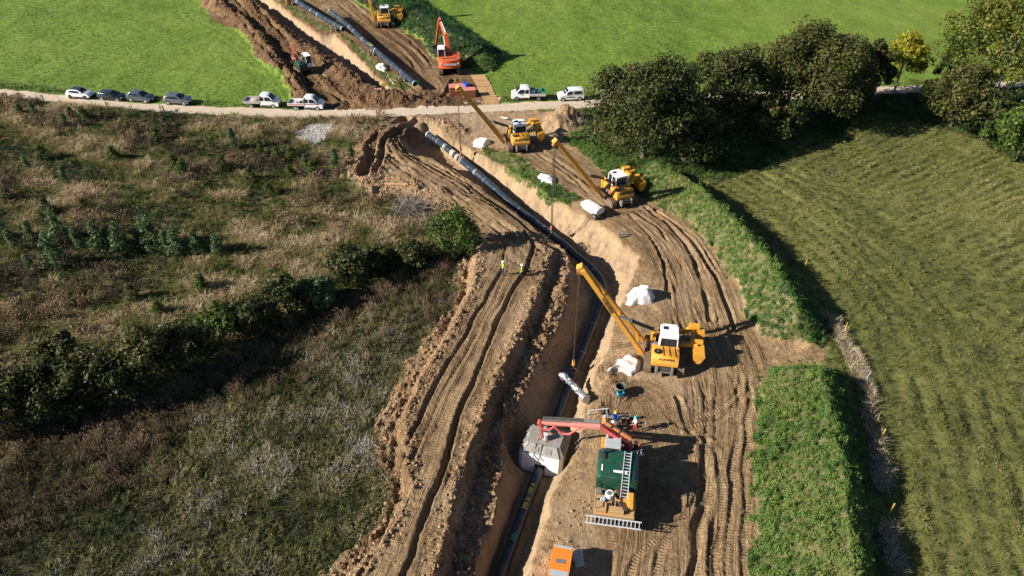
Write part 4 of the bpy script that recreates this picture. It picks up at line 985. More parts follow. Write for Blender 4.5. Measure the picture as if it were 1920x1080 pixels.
main = pipe('long black pipe lowered into the near trench', PIPE, .45, [(.035, .12, 'band'), (.06, .6, 'band'), (.088, .8, 'sand'), (.105, .5, 'sand'), (.118, .35, 'sand'), (.165, .35, 'band'), (.195, .1, 'band'), (.30, .12, 'band'), (.36, .1, 'band'), (.42, .12, 'band'), (.48, .1, 'band'), (.55, .2, 'band'), (.60, .12, 'band'), (.66, .12, 'band'), (.70, .1, 'band'), (.90, .1, 'band')])
def scribble(P, s, txt, size, mat, parent):
    """marker writing along the top of the pipe"""
    q, t, _ = along(P, s); c = parent.location
    up = Vector((0, -.35, 1)); up = (up - t * up.dot(t)).normalized(); y_ = up.cross(-t).normalized()
    R = Matrix((-t, y_, up)).transposed().to_4x4()
    text_mesh(txt, size, mat, parent, Matrix.Translation(q - c + up * .47) @ R, 'marker_writing', .003, .008)
scribble(PIPE, .885, 'M8 5r 158 A', .5, M['pipemark'], main); scribble(PIPE, .935, 'Hz', .6, M['tealmark'], main)
FP1 = crom(GL([(440, -60, 1.4), (520, -18, 1.4), (560, 5, 1.4), (600, 30, 1.4), (643, 54, 1.35)]), 4)
FP2 = crom(GL([(619, 21, 1.4), (650, 46, 1.4), (682, 76, 1.4), (720, 108, 1.4), (778, 157, 1.3)]), 4)
pf1 = pipe('far pipe beside the orange box, its end short of the second pipe', FP1, .43, [(.42, .14, 'band'), (.62, .14, 'alu'), (.75, .1, 'alu'), (.81, .14, 'alu'), (.95, .1, 'band')])
pf2 = pipe('far pipe lying on supports left of the orange digger', FP2, .43, [(.06, .1, 'band'), (.13, .1, 'band'), (.27, .12, 'alu'), (.33, .1, 'alu'), (.45, .12, 'alu'), (.6, .14, 'alu'), (.79, .1, 'band'), (.87, .1, 'band')])
scribble(FP2, .545, 'B12 7', .7, M['pipemark'], pf2)
def cradle(P, s, i):
    q, t, _ = along(P, s); z0 = hz(q.x, q.y); a = math.atan2(t.y, t.x)
    lab = ['under the lower end of the far pipe left of the digger', 'under the middle of the far pipe left of the digger', 'under the upper end of the far pipe left of the digger', 'near the end of the pipe beside the orange box', 'under the pipe beside the orange box'][i]
    r = empty('timber_support', (q.x, q.y, z0), a, 'timber cradle ' + lab, 'support', 'timber cradles under the far pipes')
    top = q.z - .43 - z0
    n = max(1, int(top / .16)); hgt = top / n
    for k in range(n): MB().box((0, 0, hgt * (k + .5)), ((1.4, .24, hgt * .96) if k % 2 else (.3, 1.6, hgt * .96))).build('beam', M['oldwood'], r, .01)
cradle(FP2, .88, 0); cradle(FP2, .55, 1); cradle(FP2, .12, 2); cradle(FP1, .93, 3); cradle(FP1, .55, 4)

# ------------------------------------------------------------------ crawler cranes with side boom (pipe layers)
def stadium(L, r, n=8, z=None):
    z = r if z is None else z
    return [(L / 2 - r + r * math.sin(math.pi * i / n), z - r * math.cos(math.pi * i / n)) for i in range(n + 1)] + [(-L / 2 + r - r * math.sin(math.pi * i / n), z + r * math.cos(math.pi * i / n)) for i in range(n + 1)]
def track(parent, x, L, r, w, pitch=.21):
    mb = MB(); mb.prism(stadium(L, r - .05, 8, r), x - w / 2 + .05, x + w / 2 - .05)
    per = []; st = stadium(L, r - .02, 10, r)
    P = [Vector((x, a, b)) for a, b in st]; P.append(P[0])
    d = [0]
    for a, b in zip(P[:-1], P[1:]): d.append(d[-1] + (b - a).length)
    n = int(d[-1] / pitch)
    for i in range(n):
        s = d[-1] * i / n; k = max(j for j in range(len(d) - 1) if d[j] <= s + 1e-9); f = (s - d[k]) / max(1e-6, d[k + 1] - d[k]); q = P[k].lerp(P[k + 1], f); t = (P[k + 1] - P[k]).normalized()
        nr = Vector((0, -t.z, t.y)) * -1
        mb.bar(q - t * pitch * .44, q + t * pitch * .44, w, .05, up=nr); mb.bar(q - t * .02 + nr * .04, q + t * .02 + nr * .04, w, .06, up=nr)
    o = mb.build('track', M['track'], parent)
    f = MB()
    for sx in (-1, 1): f.box((x + sx * (w / 2 - .02), 0, r), (.05, L - 2.1 * r, r * .7))
    for k in (-1, 1): f.cyl((x - w / 2 - .015, k * (L / 2 - r), r), (x + w / 2 + .015, k * (L / 2 - r), r), r * .62, n=14)
    f.build('wheel_frame', M['track'], o)
    return o
def cab(parent, x0, x1, y0, y1, z0, z1, col, roofcol, hatch=True):
    cx, cy = (x0 + x1) / 2, (y0 + y1) / 2; w, d = x1 - x0, y1 - y0; zm = z0 + (z1 - z0) * .38
    c = MB().box((cx, cy, (z0 + zm) / 2), (w, d, zm - z0)).build('cab', M[col], parent, .03)
    MB().box((cx, cy, (zm + z1) / 2), (w * .95, d * .95, z1 - zm), .92, .9).build('cab_window', M['glass'], c)
    for sx in (-1, 1):
        for sy in (-1, 0, 1):
            MB().bar((cx + sx * w * .485, cy + sy * d * .485, zm), (cx + sx * w * .45, cy + sy * d * .445, z1), .09).build('cab_post', M[col], c)
    rf = MB().prism([(cx - w * .5, cy - d * .5), (cx + w * .5, cy - d * .5), (cx + w * .5, cy + d * .3), (cx + w * .36, cy + d * .5), (cx - w * .36, cy + d * .5), (cx - w * .5, cy + d * .3)], z1, z1 + .12, 'z').build('cab_roof', M[roofcol], c, .03)
    if hatch:
        MB().box((cx - w * .2, cy + d * .18, z1 + .125), (w * .28, d * .22, .03)).build('roof_hatch', M['glass'], rf)
        MB().box((cx, cy - d * .43, z1 - .06), (w * .9, .2, .1)).build('visor', M[roofcol], rf, .02)
    return c
LETTER = 'VORWERK'
def pipelayer(key, label, tip, hook_z, pipe_pt=None, text_boom=True):
    p, rz = POS[key]; root = empty('crawler_crane', p, rz, label, 'crane', 'yellow crawler cranes along the pipe')
    R = Matrix.Rotation(rz, 4, 'Z'); inv = R.inverted()
    loc = lambda w: inv @ (Vector(w) - p)
    for sx in (-1.48, 1.48): track(root, sx, 4.5, .5, .62)
    MB().box((0, 0, .95), (2.3, 4.0, .75)).build('chassis', M['dark'], root, .04)
    rh = MB().prism([(-2.25, 1.1), (-2.25, 1.4), (-1.85, 2.1), (-.55, 2.2), (-.55, 1.1)], -1.2, 1.2).build('rear_hood', M['yellow'], root, .04)
    MB().cyl((-.72, -1.45, 2.17), (-.72, -1.45, 2.21), .34, n=20).build('fan', M['black'], rh); MB().cyl((-.72, -1.45, 2.2), (-.72, -1.45, 2.24), .1, n=10).build('fan_hub', M['steel'], rh)
    for xx in (-.25, .3, .8): MB().box((xx, -1.3, 2.19), (.03, 1.4, .05)).build('hood_seam', M['dark'], rh)
    MB().bar((1.05, -1.9, 1.5), (1.05, -1.0, 2.3), .05).build('handrail', M['dark'], rh)
    sl_ = math.atan2(.7, .4); TM = Matrix.Translation((.12, -2.058, 1.755)) @ Matrix.Rotation(sl_, 4, 'X')
    text_mesh(LETTER, .3 if text_boom else .42, M['letterblack'], rh, TM, 'lettering', .008, .006 if text_boom else .016)
    rf = MB(); rf.box((0, -2.45, .75), (1.5, .35, .18)); rf.box((-.68, -2.35, .75), (.22, .7, .75)); rf.box((.68, -2.35, .75), (.22, .7, .75)); rf.build('rear_frame', M['steel'], root, .02)
    MB().cyl((-.5, -2.32, .8), (.5, -2.32, .8), .3, n=14).build('rear_winch', M['dark'], root)
    cab(root, -.62, 1.02, -.75, 1.15, 1.3, 3.2, 'white', 'white')
    fh = MB().prism([(1.25, 1.1), (1.25, 2.15), (2.05, 2.05), (2.25, 1.7), (2.25, 1.1)], -.75, .85).build('front_hood', M['yellow'], root, .04)
    MB().box((0.05, 1.8, 2.12), (1.3, .7, .06)).build('grille', M['dark'], fh)
    MB().cyl((.35, 1.45, 2.1), (.35, 1.45, 2.95), .07, n=10).build('exhaust', M['white'], root)
    MB().box((-1.05, .9, 1.65), (.28, 1.2, 1.0)).build('winch_frame', M['yellow'], root, .03)
    for yy, mm in ((.2, 'steel'), (-.55, 'rust')): MB().cyl((-1.3, yy, 1.45), (-.7, yy, 1.45), .3, n=14).build('winch_drum', M[mm], root)
    MB().bar((-1.2, 1.35, 1.1), (-1.2, 1.35, 2.5), .22, .3).build('boom_post', M['yellow'], root)
    # counterweight swung out on the right
    cw = MB(); cw.bar((1.1, 2.0, 1.7), (2.9, 2.25, 2.3), .42, .34); cw.bar((1.1, .35, 1.7), (2.9, .1, 2.1), .42, .34); cw.bar((2.45, .1, 2.12), (2.45, 2.25, 2.2), .34, .3)
    cwo = cw.build('counterweight_arm', M['yellow'], root, .02)
    MB().bar((1.0, 1.3, 1.1), (2.4, 1.25, 2.0), .14).build('arm_cylinder', M['steel'], cwo)
    for i in range(6): MB().prism([(2.5, 1.95), (3.4, 2.15), (3.55, 1.75), (3.2, .95), (2.75, .85), (2.5, 1.3)], -1.2 + i * .25, -1.2 + i * .25 + .10, 'y').build('weight_plate', M['yellow'], cwo)
    for i in range(4): MB().prism([(2.6, 2.2), (3.5, 2.35), (3.6, 2.0), (3.25, 1.35), (2.7, 1.4)], 1.45 + i * .25, 1.45 + i * .25 + .10, 'y').build('weight_plate', M['yellow'], cwo)
    MB().box((2.6, 2.25, 2.42), (1.0, .6, .34)).build('weight_cap', M['yellow'], cwo, .03); MB().box((2.75, .25, 2.28), (1.15, .45, .3)).build('weight_cap', M['yellow'], cwo, .03)
    # boom
    T = loc(tip); f1, f2 = Vector((-2.0, -.45, .75)), Vector((-2.0, 1.45, .75)); top1, top2 = T + Vector((.15, -.16, 0)), T + Vector((.15, .2, 0))
    bo = MB(); bo.bar(f1, top1, .42, .32, up=(0, 1, 0)); bo.bar(f2, top2, .42, .32, up=(0, 1, 0)); boom = bo.build('boom', M['yellow'], root, .02)
    for s in (.1, .42, .68): MB().bar(f1.lerp(top1, s), f2.lerp(top2, s), .14).build('boom_brace', M['yellow'], boom)
    ax = (T - (f1 + f2) / 2).normalized()
    MB().bar(T - ax * .5, T + ax * .35, .6, .55, up=(0, 1, 0)).build('boom_head', M['yellow'], boom, .03)
    MB().cyl(T + Vector((-.1, -.22, -.35)), T + Vector((-.1, .22, -.35)), .28, n=14).build('sheave', M['rust'], boom)
    # hydraulic cylinder
    q = ((f1 + f2) / 2).lerp(T, .42); a = Vector((-1.2, 1.3, 2.35)); m_ = a.lerp(q, .62)
    MB().cyl(a, m_, .17, n=12).build('boom_cylinder', M['dark'], root); MB().cyl(m_, q, .1, n=10).build('cylinder_rod', M['alu'], root)
    if text_boom:
        xd = (f1 - top1).normalized(); b = xd.cross(Vector((0, 1, 0))).normalized(); b = b.cross(xd); n = -b if (-b).y < 0 else b
        yd = n.cross(xd).normalized(); c = f1.lerp(top1, .6) + n * .172
        text_mesh(LETTER, .4, M['letterblack'], boom, Matrix.Translation(c) @ Matrix((xd, yd, n)).transposed().to_4x4(), 'lettering', .006, .012)
    for s in (-1, 1): MB().cyl(T + Vector((-.1 + s * .03, s * .25, -.35)), Vector((T.x - .1, T.y + s * .13, hook_z - p.z + .45)), .045, n=6).build('hoist_rope', M['cable'], root)
    hb = Vector((T.x - .1, T.y, hook_z - p.z))
    hk = MB().box(hb + Vector((0, 0, .3)), (.28, .42, .55), .8).build('hook_block', M['yellow'] if text_boom else M['rust'], root, .03)
    MB().tube([hb + Vector((0, 0, .05)), hb + Vector((0, 0, -.15)), hb + Vector((.12, 0, -.28)), hb + Vector((0.02, 0, -.38)), hb + Vector((-.1, 0, -.28))], .04, 6).build('hook', M['dark'], hk)
    if pipe_pt is not None:
        pc, pt = pipe_pt; c = loc(pc); t = (inv.to_3x3() @ pt); sd = t.cross(Vector((0, 0, 1))).normalized()
        path = [hb + Vector((0, 0, -.3)), c + sd * .47 + Vector((0, 0, .12))] + [c + sd * .475 * math.cos(th) + Vector((0, 0, 1)) * .475 * math.sin(th) for th in [-.3, -.9, -1.57, -2.2, -2.85]] + [c - sd * .47 + Vector((0, 0, .12)), hb + Vector((0, 0, -.3))]
        MB().tube(path, .065, 6).build('sling', M['sling'], root)
    return root
M['sling'] = flat('webbing', (.45, .36, .24), .8, 0, .25)
def on_pipe(px, py):
    d = [(PXY(*q)[0] - px) ** 2 + (PXY(*q)[1] - py) ** 2 for q in PIPE]; i = int(np.argmin(d)); i = min(max(i, 1), len(PIPE) - 2)
    return Vector(PIPE[i]), Vector(PIPE[i + 1] - PIPE[i - 1]).normalized()
for key, lab, pp, row, hk, tb in (('layA', 'largest yellow crawler crane, long boom reaching over the trench bend', (1077, 695), 503, .5, True),
                                  ('layB', 'yellow crawler crane below the round tree, beside the tarp with a wheel', (1035, 441), 266, .3, False),
                                  ('layC', 'yellow crawler crane just below the gravel road, boom end over the road', (866, 301), 166, 1.1, False)):
    c, t = on_pipe(*pp); zt = Zrow(c.x, c.y, row)
    pipelayer(key, lab, (c.x, c.y, zt), c.z + .45 + hk, (c, t), tb)
pD = POS['layD'][0]
pipelayer('layD', 'yellow crawler crane at the top edge, boom cut off by the photo', (pD.x - 3.3, pD.y + .6, 10.2), 4.0, None, False)

# ------------------------------------------------------------------ orange tracked digger
def digger():
    p, rz = POS['digger']; rz = math.radians(6); root = empty('tracked_digger', p, rz, 'orange tracked digger with raised arm beside the planted bank', 'excavator'); root.scale = (1.12, 1.12, 1.12)
    for sx in (-1.3, 1.3): track(root, sx, 4.5, .48, .6)
    MB().box((0, 0, .95), (1.9, 2.6, .5)).build('undercarriage', M['dark'], root)
    body = MB().prism([(-1.62, -2.1), (1.62, -2.1), (1.62, 1.5), (-1.62, 1.5)], 1.15, 2.05, 'z').build('upper_body', M['orange'], root, .06)
    cwp = [(1.62 * math.cos(a) * 1.0, -2.0 - .75 * math.sin(a)) for a in [math.pi * i / 10 for i in range(11)]]
    cw = MB().prism(cwp, 1.2, 2.45, 'z').build('counterweight', M['orange'], root, .06)
    text_mesh(LETTER, .42, M['letterwhite'], cw, Matrix.Translation((0, -2.775, 1.85)) @ Matrix.Rotation(math.pi / 2, 4, 'X'), 'lettering', .006, .012)
    for sx in (-1, 1): MB().box((sx * 1.25, -2.5, 1.95), (.16, .5, .22)).build('tail_light', M['letterwhite'], cw)
    MB().box((.1, -1.35, 2.12), (2.3, 1.0, .14)).build('engine_cover', M['steel'], body, .02)
    for k in range(4): MB().box((-.7 + .5 * k, -1.35, 2.2), (.32, .8, .05)).build('grille', M['dark'], body)
    cab(root, -1.6, -.55, -.1, 1.65, 1.2, 3.1, 'white', 'white', False)
    MB().box((1.1, .6, 2.15), (.9, 1.5, .2)).build('tool_box', M['orange'], body, .03)
    a, e, s = Vector((.1, 1.3, 1.9)), Vector((-1.0, 2.7, 6.4)), Vector((-1.75, 4.6, 2.2)); k = a.lerp(e, .55) + Vector((.25, -.55, .25))
    bm_ = MB(); bm_.bar(a, k, .5, .7, up=(1, 0, 0), w2=.6, h2=.5); bm_.bar(k, e, .6, .5, up=(1, 0, 0), w2=.4, h2=.4); boom = bm_.build('boom', M['orange'], root, .03)
    for sx in (-.35, .35):
        MB().cyl(Vector((.1 + sx, 1.6, 1.6)), k + Vector((sx, .1, -.2)), .1, n=10).build('boom_cylinder', M['alu'], boom)
    MB().cyl(k + Vector((0, -.3, .5)), e + Vector((0, .1, .45)), .09, n=10).build('arm_cylinder', M['alu'], boom)
    st = MB(); st.bar(e + Vector((0, -.3, .4)), s, .46, .42, up=(1, 0, 0), w2=.3, h2=.3); arm = st.build('arm', M['orange'], root, .02)
    bu = MB(); prof = [(s.y - .3, s.z), (s.y + .35, s.z - .1), (s.y + .5, s.z - .7), (s.y + .2, s.z - 1.25), (s.y - .45, s.z - 1.35), (s.y - .35, s.z - 1.2), (s.y + .1, s.z - 1.05), (s.y + .3, s.z - .7), (s.y + .2, s.z - .2)]
    bu.prism(prof, s.x - .6, s.x + .6); bk = bu.build('bucket', M['dark'], root, .02)
    for i in range(5): MB().bar((s.x - .5 + .25 * i, s.y - .4, s.z - 1.3), (s.x - .5 + .25 * i, s.y - .75, s.z - 1.3), .1, .07, w2=.03).build('tooth', M['steel'], bk)
digger()
def spare_bucket():
    p = GH(862, 106); r = empty('digger_bucket', p, math.radians(60), 'rusty orange spare bucket in front of the orange digger', 'bucket')
    MB().prism([(-.6, 0), (.5, 0), (.75, .5), (.6, 1.0), (.2, 1.25), (.3, 1.0), (.5, .6), (.35, .15), (-.6, .1)], -.85, .85).build('shell', M['rust'], r, .02)
    for sx in (-.85, .82): MB().prism([(-.6, .05), (.4, .05), (.65, .5), (.5, .95), (.2, 1.15)], sx, sx + .05).build('side_plate', M['orange'], r)
    for i in range(5): MB().bar((-.7 + .35 * i, -.55, .05), (-.7 + .35 * i, -.9, .05), .1, .07, w2=.04).build('tooth', M['steel'], r)
spare_bucket()

# ------------------------------------------------------------------ ladders
def ladder(label, p, q, w, nr, side=None, mat='alu', name='ladder', grp=None):
    p, q = Vector(p), Vector(q); r = empty(name, p, 0, label, 'ladder', grp); d = q - p; u = d.normalized()
    s = (u.cross(Vector((0, 0, 1))).normalized() if side is None else Vector(side)) * w / 2
    for k in (-1, 1): MB().bar(s * k, d + s * k, .05, .1).build('rail', M[mat], r)
    for i in range(nr):
        c = d * ((i + .5) / nr); MB().cyl(c - s, c + s, .022, n=6).build('rung', M[mat], r)
    return r

# ------------------------------------------------------------------ green welding tractor with crane
def welder():
    p, rz = POS['weld']; root = empty('welding_tractor', p, rz, 'green tracked welding tractor with orange rear deck and red crane', 'tractor')
    W = root.matrix_basis; Rm = Matrix.Rotation(rz, 4, 'Z'); wl = lambda l: p + Rm @ Vector(l); loc = lambda w: Rm.inverted() @ (Vector(w) - p)
    for sx in (-1.2, 1.2): track(root, sx, 5.0, .5, .62)
    MB().box((0, 0, 1.05), (2.6, 5.9, .35)).build('frame', M['dark'], root)
    gb = MB().prism([(-1.5, 1.25), (-1.5, 2.95), (-1.2, 3.15), (1.25, 3.15), (1.55, 2.95), (1.55, 1.25)], -.45, 2.2, 'y').build('power_house', M['green'], root, .03)
    MB().box((-1.15, 1.5, 3.2), (.35, .6, .12)).build('air_intake', M['dark'], gb); MB().cyl((-1.1, 1.75, 3.15), (-1.1, 1.75, 3.6), .1, n=10).build('exhaust', M['dark'], gb)
    MB().box((-1.15, .35, 3.18), (.1, .55, .05)).build('handle', M['letterwhite'], gb); MB().box((.2, .15, 3.165), (1.0, .2, .02)).build('label_strip', M['letterwhite'], gb)
    for yy in (-.05, .9, 1.75): MB().box((0, yy, 3.155), (2.6, .03, .03)).build('roof_seam', M['dark'], gb)
    dk = MB().box((0, -1.6, 1.62), (2.95, 2.25, .3)).build('rear_deck', M['deckorange'], root, .03)
    MB().box((-1.0, -2.3, 1.95), (.85, .7, .4)).build('step_box', M['deckorange'], dk, .03); MB().box((.1, -2.35, 1.9), (1.2, .5, .28)).build('storage_box', M['deckorange'], dk, .03)
    MB().cyl((-.45, -1.25, 1.75), (-.45, -1.25, 2.35), .3, n=16).build('hose_drum', M['letterwhite'], dk); MB().cyl((-.45, -1.25, 2.33), (-.45, -1.25, 2.37), .2, n=16).build('drum_hole', M['steel'], dk)
    MB().cyl((.25, -1.0, 1.75), (.25, -1.0, 2.7), .22, n=12).build('gas_bottle', M['dark'], dk); MB().tube([(-.2, -1.1, 2.1), (.1, -1.5, 2.0), (0, -2.0, 1.9), (.3, -2.2, 1.95)], .05, 6).build('hose', M['sand'], dk)
    MB().box((1.15, -1.5, 2.0), (.4, 1.3, .5)).build('side_tank', M['yellow'], dk, .05)
    for i, (sx, sy) in enumerate(((-.9, -.8), (-1.2, -1.5), (-.75, -1.75))): MB().cyl((sx, sy, 1.77), (sx, sy, 1.82), .1, n=10).build('deck_cap', M['dark'], dk)
    MB().tube([(.1 + .34 * math.cos(a) , -2.0 + .34 * math.sin(a), 1.85 + .012 * a) for a in np.linspace(0, 16, 60)], .035, 6).build('hose_coil', M['dark'], dk)
    for sx, sy, sz, mm in ((-1.2, -.95, .5, 'steel'), (.75, -2.2, .35, 'dark'), (-.9, -1.55, .3, 'cabgrey'), (.85, -.8, .6, 'steel')): MB().box((sx, sy, 1.77 + sz / 2), (.38, .34, sz)).build('equipment_box', M[mm], dk, .03)
    for sx in (-1.42, 1.42):
        for yy in (-2.6, -1.6, -.6): MB().bar((sx, yy, 1.7), (sx, yy, 2.5), .045).build('rail_post', M['dark'], dk)
        MB().bar((sx, -2.65, 2.5), (sx, -.5, 2.5), .045).build('hand_rail', M['dark'], dk)
    rk = MB()
    for sx in (-1.3, 0, 1.3): rk.bar((sx, -2.7, 1.3), (sx, -3.1, 1.35), .08)
    rk.bar((-1.5, -3.1, 1.32), (1.5, -3.1, 1.32), .08); rk.build('ladder_rack', M['dark'], root)
    cab(root, -1.05, .15, 2.35, 3.75, 1.25, 3.15, 'cabgrey', 'cabgrey')
    MB().box((.95, 3.1, 1.5), (1.4, 1.6, .5)).build('front_deck', M['dark'], root, .03)
    for sx, mm in ((1.35, 'dark'), (1.6, 'rust')): MB().cyl((sx, 3.6, 1.7), (sx, 3.6, 2.7), .17, n=10).build('gas_bottle', M[mm], root)
    MB().box((-1.15, 3.95, 1.8), (.4, .4, .9)).build('tool_locker', M['yellow'], root, .03)
    # crane: points taken in the place
    A = Vector((.75, 3.35, 2.6)); B = loc(G(1127, 800, 4.0)); C = loc(G(1012, 793, 3.2))
    MB().cyl((.75, 3.35, 1.6), A + Vector((0, 0, .1)), .3, n=14).build('crane_column', M['red'], root)
    b1 = MB(); b1.bar(A, B, .34, .4, w2=.28, h2=.34); c1 = b1.build('crane_boom', M['red'], root, .02)
    up = Vector((.1, .35, .35)); MB().cyl(A + up, A.lerp(B, .38) + up, .2, n=12).build('boom_cylinder', M['hoseorange'], c1); MB().cyl(A.lerp(B, .42) + up, A.lerp(B, .95) + up, .17, n=12).build('boom_cylinder', M['hoseorange'], c1)
    for s in (.4, .7): MB().cyl(A.lerp(B, s - .02) + up, A.lerp(B, s + .02) + up, .22, n=12).build('clamp', M['dark'], c1)
    b2 = MB(); b2.bar(B, B.lerp(C, .45), .34, .36); b2.bar(B.lerp(C, .4), C, .22, .24); c2 = b2.build('crane_arm', M['pink'], root, .02)
    MB().bar(B + Vector((-.1, .2, .3)), C + Vector((.2, .2, .3)), .32, .12).build('cable_tray', M['steel'], c2)
    for s in (-.12, 0, .12): MB().cyl(B.lerp(C, .3) + Vector((0, .2 + s, .42)), C + Vector((.2, .2 + s, .42)), .035, n=6).build('hose', M['dark'], c2)
    zz = [B.lerp(C, .35) + Vector((0, -.2, -.1)), B.lerp(C, .5) + Vector((0, -.5, -.55)), B.lerp(C, .62) + Vector((0, -.45, -.6)), B.lerp(C, .75) + Vector((0, -.2, -.1)), B.lerp(C, .85) + Vector((0, -.3, -.45)), B.lerp(C, .95) + Vector((0, -.25, -.4)), C + Vector((-.15, -.1, .1))]
    MB().tube(zz, .09, 8).build('feed_hose', M['red'], c2)
    D = loc(G(1018, 822, .6)); MB().bar(C, C.lerp(D, .97), .16).build('drop_link', M['red'], root); MB().cyl(C + Vector((0, -.25, 0)), C + Vector((0, .25, 0)), .18, n=12).build('joint', M['red'], root)
    ladder('aluminium ladder lying on the green tractor roof', wl((.55, -2.15, 3.16)), wl((.72, 2.05, 3.26)), .5, 15)
    ladder('long aluminium ladder hung across the tractor rear', wl((-2.05, -3.1, 1.45)), wl((2.0, -3.1, 1.45)), .5, 14, side=(Rm @ Vector((0, .75, .66))))
    ladder('short ladder leaning in front of the green tractor roof', wl((.3, 2.5, 2.2)), wl((1.9, 3.0, 2.3)), .45, 6)
welder()

# ------------------------------------------------------------------ welding shelter over the pipe
def shelter():
    q, t, _ = along(PIPE, .5); i = int(np.argmin(np.hypot(PIPE[:, 0] - PIT[0], PIPE[:, 1] - PIT[1]))); c = Vector(PIPE[i]); t = Vector(PIPE[i] - PIPE[i + 3]).normalized(); rz = math.atan2(-t.x, t.y)
    root = empty('welding_shelter', (c.x, c.y, -2.9), rz, 'grey welding shelter with white tarpaulin skirt over the pipe', 'shelter')
    m_t = flat('tarpaulin', (.76, .76, .74), .7, 0, .15, 2.5, .012); m_g = flat('shelter_panel', (.24, .23, .205), .6, 0, .2, 3); m_b = flat('brown_panel', (.34, .27, .21), .7, 0, .25, 3)
    def oc(rx, ry, ch): return [(-rx + ch, -ry), (rx - ch, -ry), (rx, -ry + ch), (rx, ry - ch), (rx - ch, ry), (-rx + ch, ry), (-rx, ry - ch), (-rx, -ry + ch)]
    lo, mid, top = oc(1.9, 1.9, .3), oc(1.88, 1.62, .28), oc(1.4, .95, .2)
    zl, zm, zt = .1, 2.05, 2.55
    for k in range(8):
        a, b = lo[k], lo[(k + 1) % 8]; c_, d = mid[(k + 1) % 8], mid[k]
        if k in (0, 4):       # the pipe passes through these two: split round it
            for u0, u1, z0 in ((0, .36, zl), (.64, 1, zl), (.36, .64, 1.05)):
                la = (a[0] + (b[0] - a[0]) * u0, a[1]); lb = (a[0] + (b[0] - a[0]) * u1, a[1]); ua = (d[0] + (c_[0] - d[0]) * u0, d[1]); ub = (d[0] + (c_[0] - d[0]) * u1, d[1]); f = (z0 - zl) / (zm - zl)
                MB().add([(la[0] + (ua[0] - la[0]) * f, la[1] + (ua[1] - la[1]) * f, z0), (lb[0] + (ub[0] - lb[0]) * f, lb[1] + (ub[1] - lb[1]) * f, z0), (*ub, zm), (*ua, zm)], [(0, 1, 2, 3)]).build('wall_sheet', m_t, root)
        else: MB().add([(*a, zl), (*b, zl), (*c_, zm), (*d, zm)], [(0, 1, 2, 3)]).build('wall_sheet', m_b if k in (2, 3) else m_t, root)
        e, f_ = top[k], top[(k + 1) % 8]
        rp = MB().add([(*d, zm + .01), (*c_, zm + .01), (*f_, zt), (*e, zt), (d[0] * .99, d[1] * .99, zm - .05), (c_[0] * .99, c_[1] * .99, zm - .05), (f_[0], f_[1], zt - .06), (e[0], e[1], zt - .06)], [(0, 1, 2, 3), (7, 6, 5, 4), (0, 4, 5, 1), (1, 5, 6, 2), (2, 6, 7, 3), (3, 7, 4, 0)]).build('roof_panel', m_g, root)
        if k % 2 == 0:
            cc = Vector(((d[0] + c_[0] + e[0] + f_[0]) / 4, (d[1] + c_[1] + e[1] + f_[1]) / 4, (zm + zt) / 2 + .03)); n_ = Vector((cc.x, cc.y, 0)).normalized(); sdv = Vector((-n_.y, n_.x, 0)); sl_ = (Vector((e[0], e[1], zt)) - Vector((d[0], d[1], zm))); dn = Vector((n_.x * .83, n_.y * .83, -.56))
            for s in (-.55, .55): MB().add([cc + sdv * (s + x_) + dn * y_ + Vector((0, 0, .03)) for x_, y_ in ((-.28, -.22), (.28, -.22), (.28, .22), (-.28, .22))], [(0, 1, 2, 3)]).build('roof_window', M['steel'], rp)
    MB().prism(top, zt - .03, zt + .04, 'z').build('top_panel', m_g, root)
    for k in range(8):
        MB().bar((*lo[k], zl), (*mid[k], zm), .05).build('frame_post', M['steel'], root); MB().bar((*mid[k], zm + .02), (*top[k], zt + .02), .05).build('frame_rib', M['steel'], root)
    for sx in (-.35, .35): MB().tube([(sx - .25, -.6, zt), (sx, 0, zt + .75), (sx + .25, .6, zt)], .05, 6).build('lifting_frame', M['rust'], root)
    MB().cyl((0, -.2, zt + .1), (0, -.2, zt + .6), .22, n=12).build('lamp', M['alu'], root); MB().ball((-.1, .5, zt + .5), .26).build('ventilator', M['steel'], root)
    lx = -.55
    for s in (0, .5): MB().bar((lx + s, -1.95, zm - .3), (lx + s, -.9, zt + .1), .06).build('ladder_rail', M['dark'], root)
    for k in range(4): MB().cyl((lx, -1.85 + .27 * k, zm - .22 + .21 * k), (lx + .5, -1.85 + .27 * k, zm - .22 + .21 * k), .025, n=6).build('ladder_rung', M['dark'], root)
shelter()
a = G(1000, 806, -2.0); b = G(968, 768, .1); ladder('dark ladder leaning on the shaded trench wall', a, b, .5, 9, mat='steel')
a = G(1062, 852, -1.9); b = G(1102, 815, .2); ladder('ladder leaning out of the trench right of the shelter', a, b, .45, 9, mat='steel')

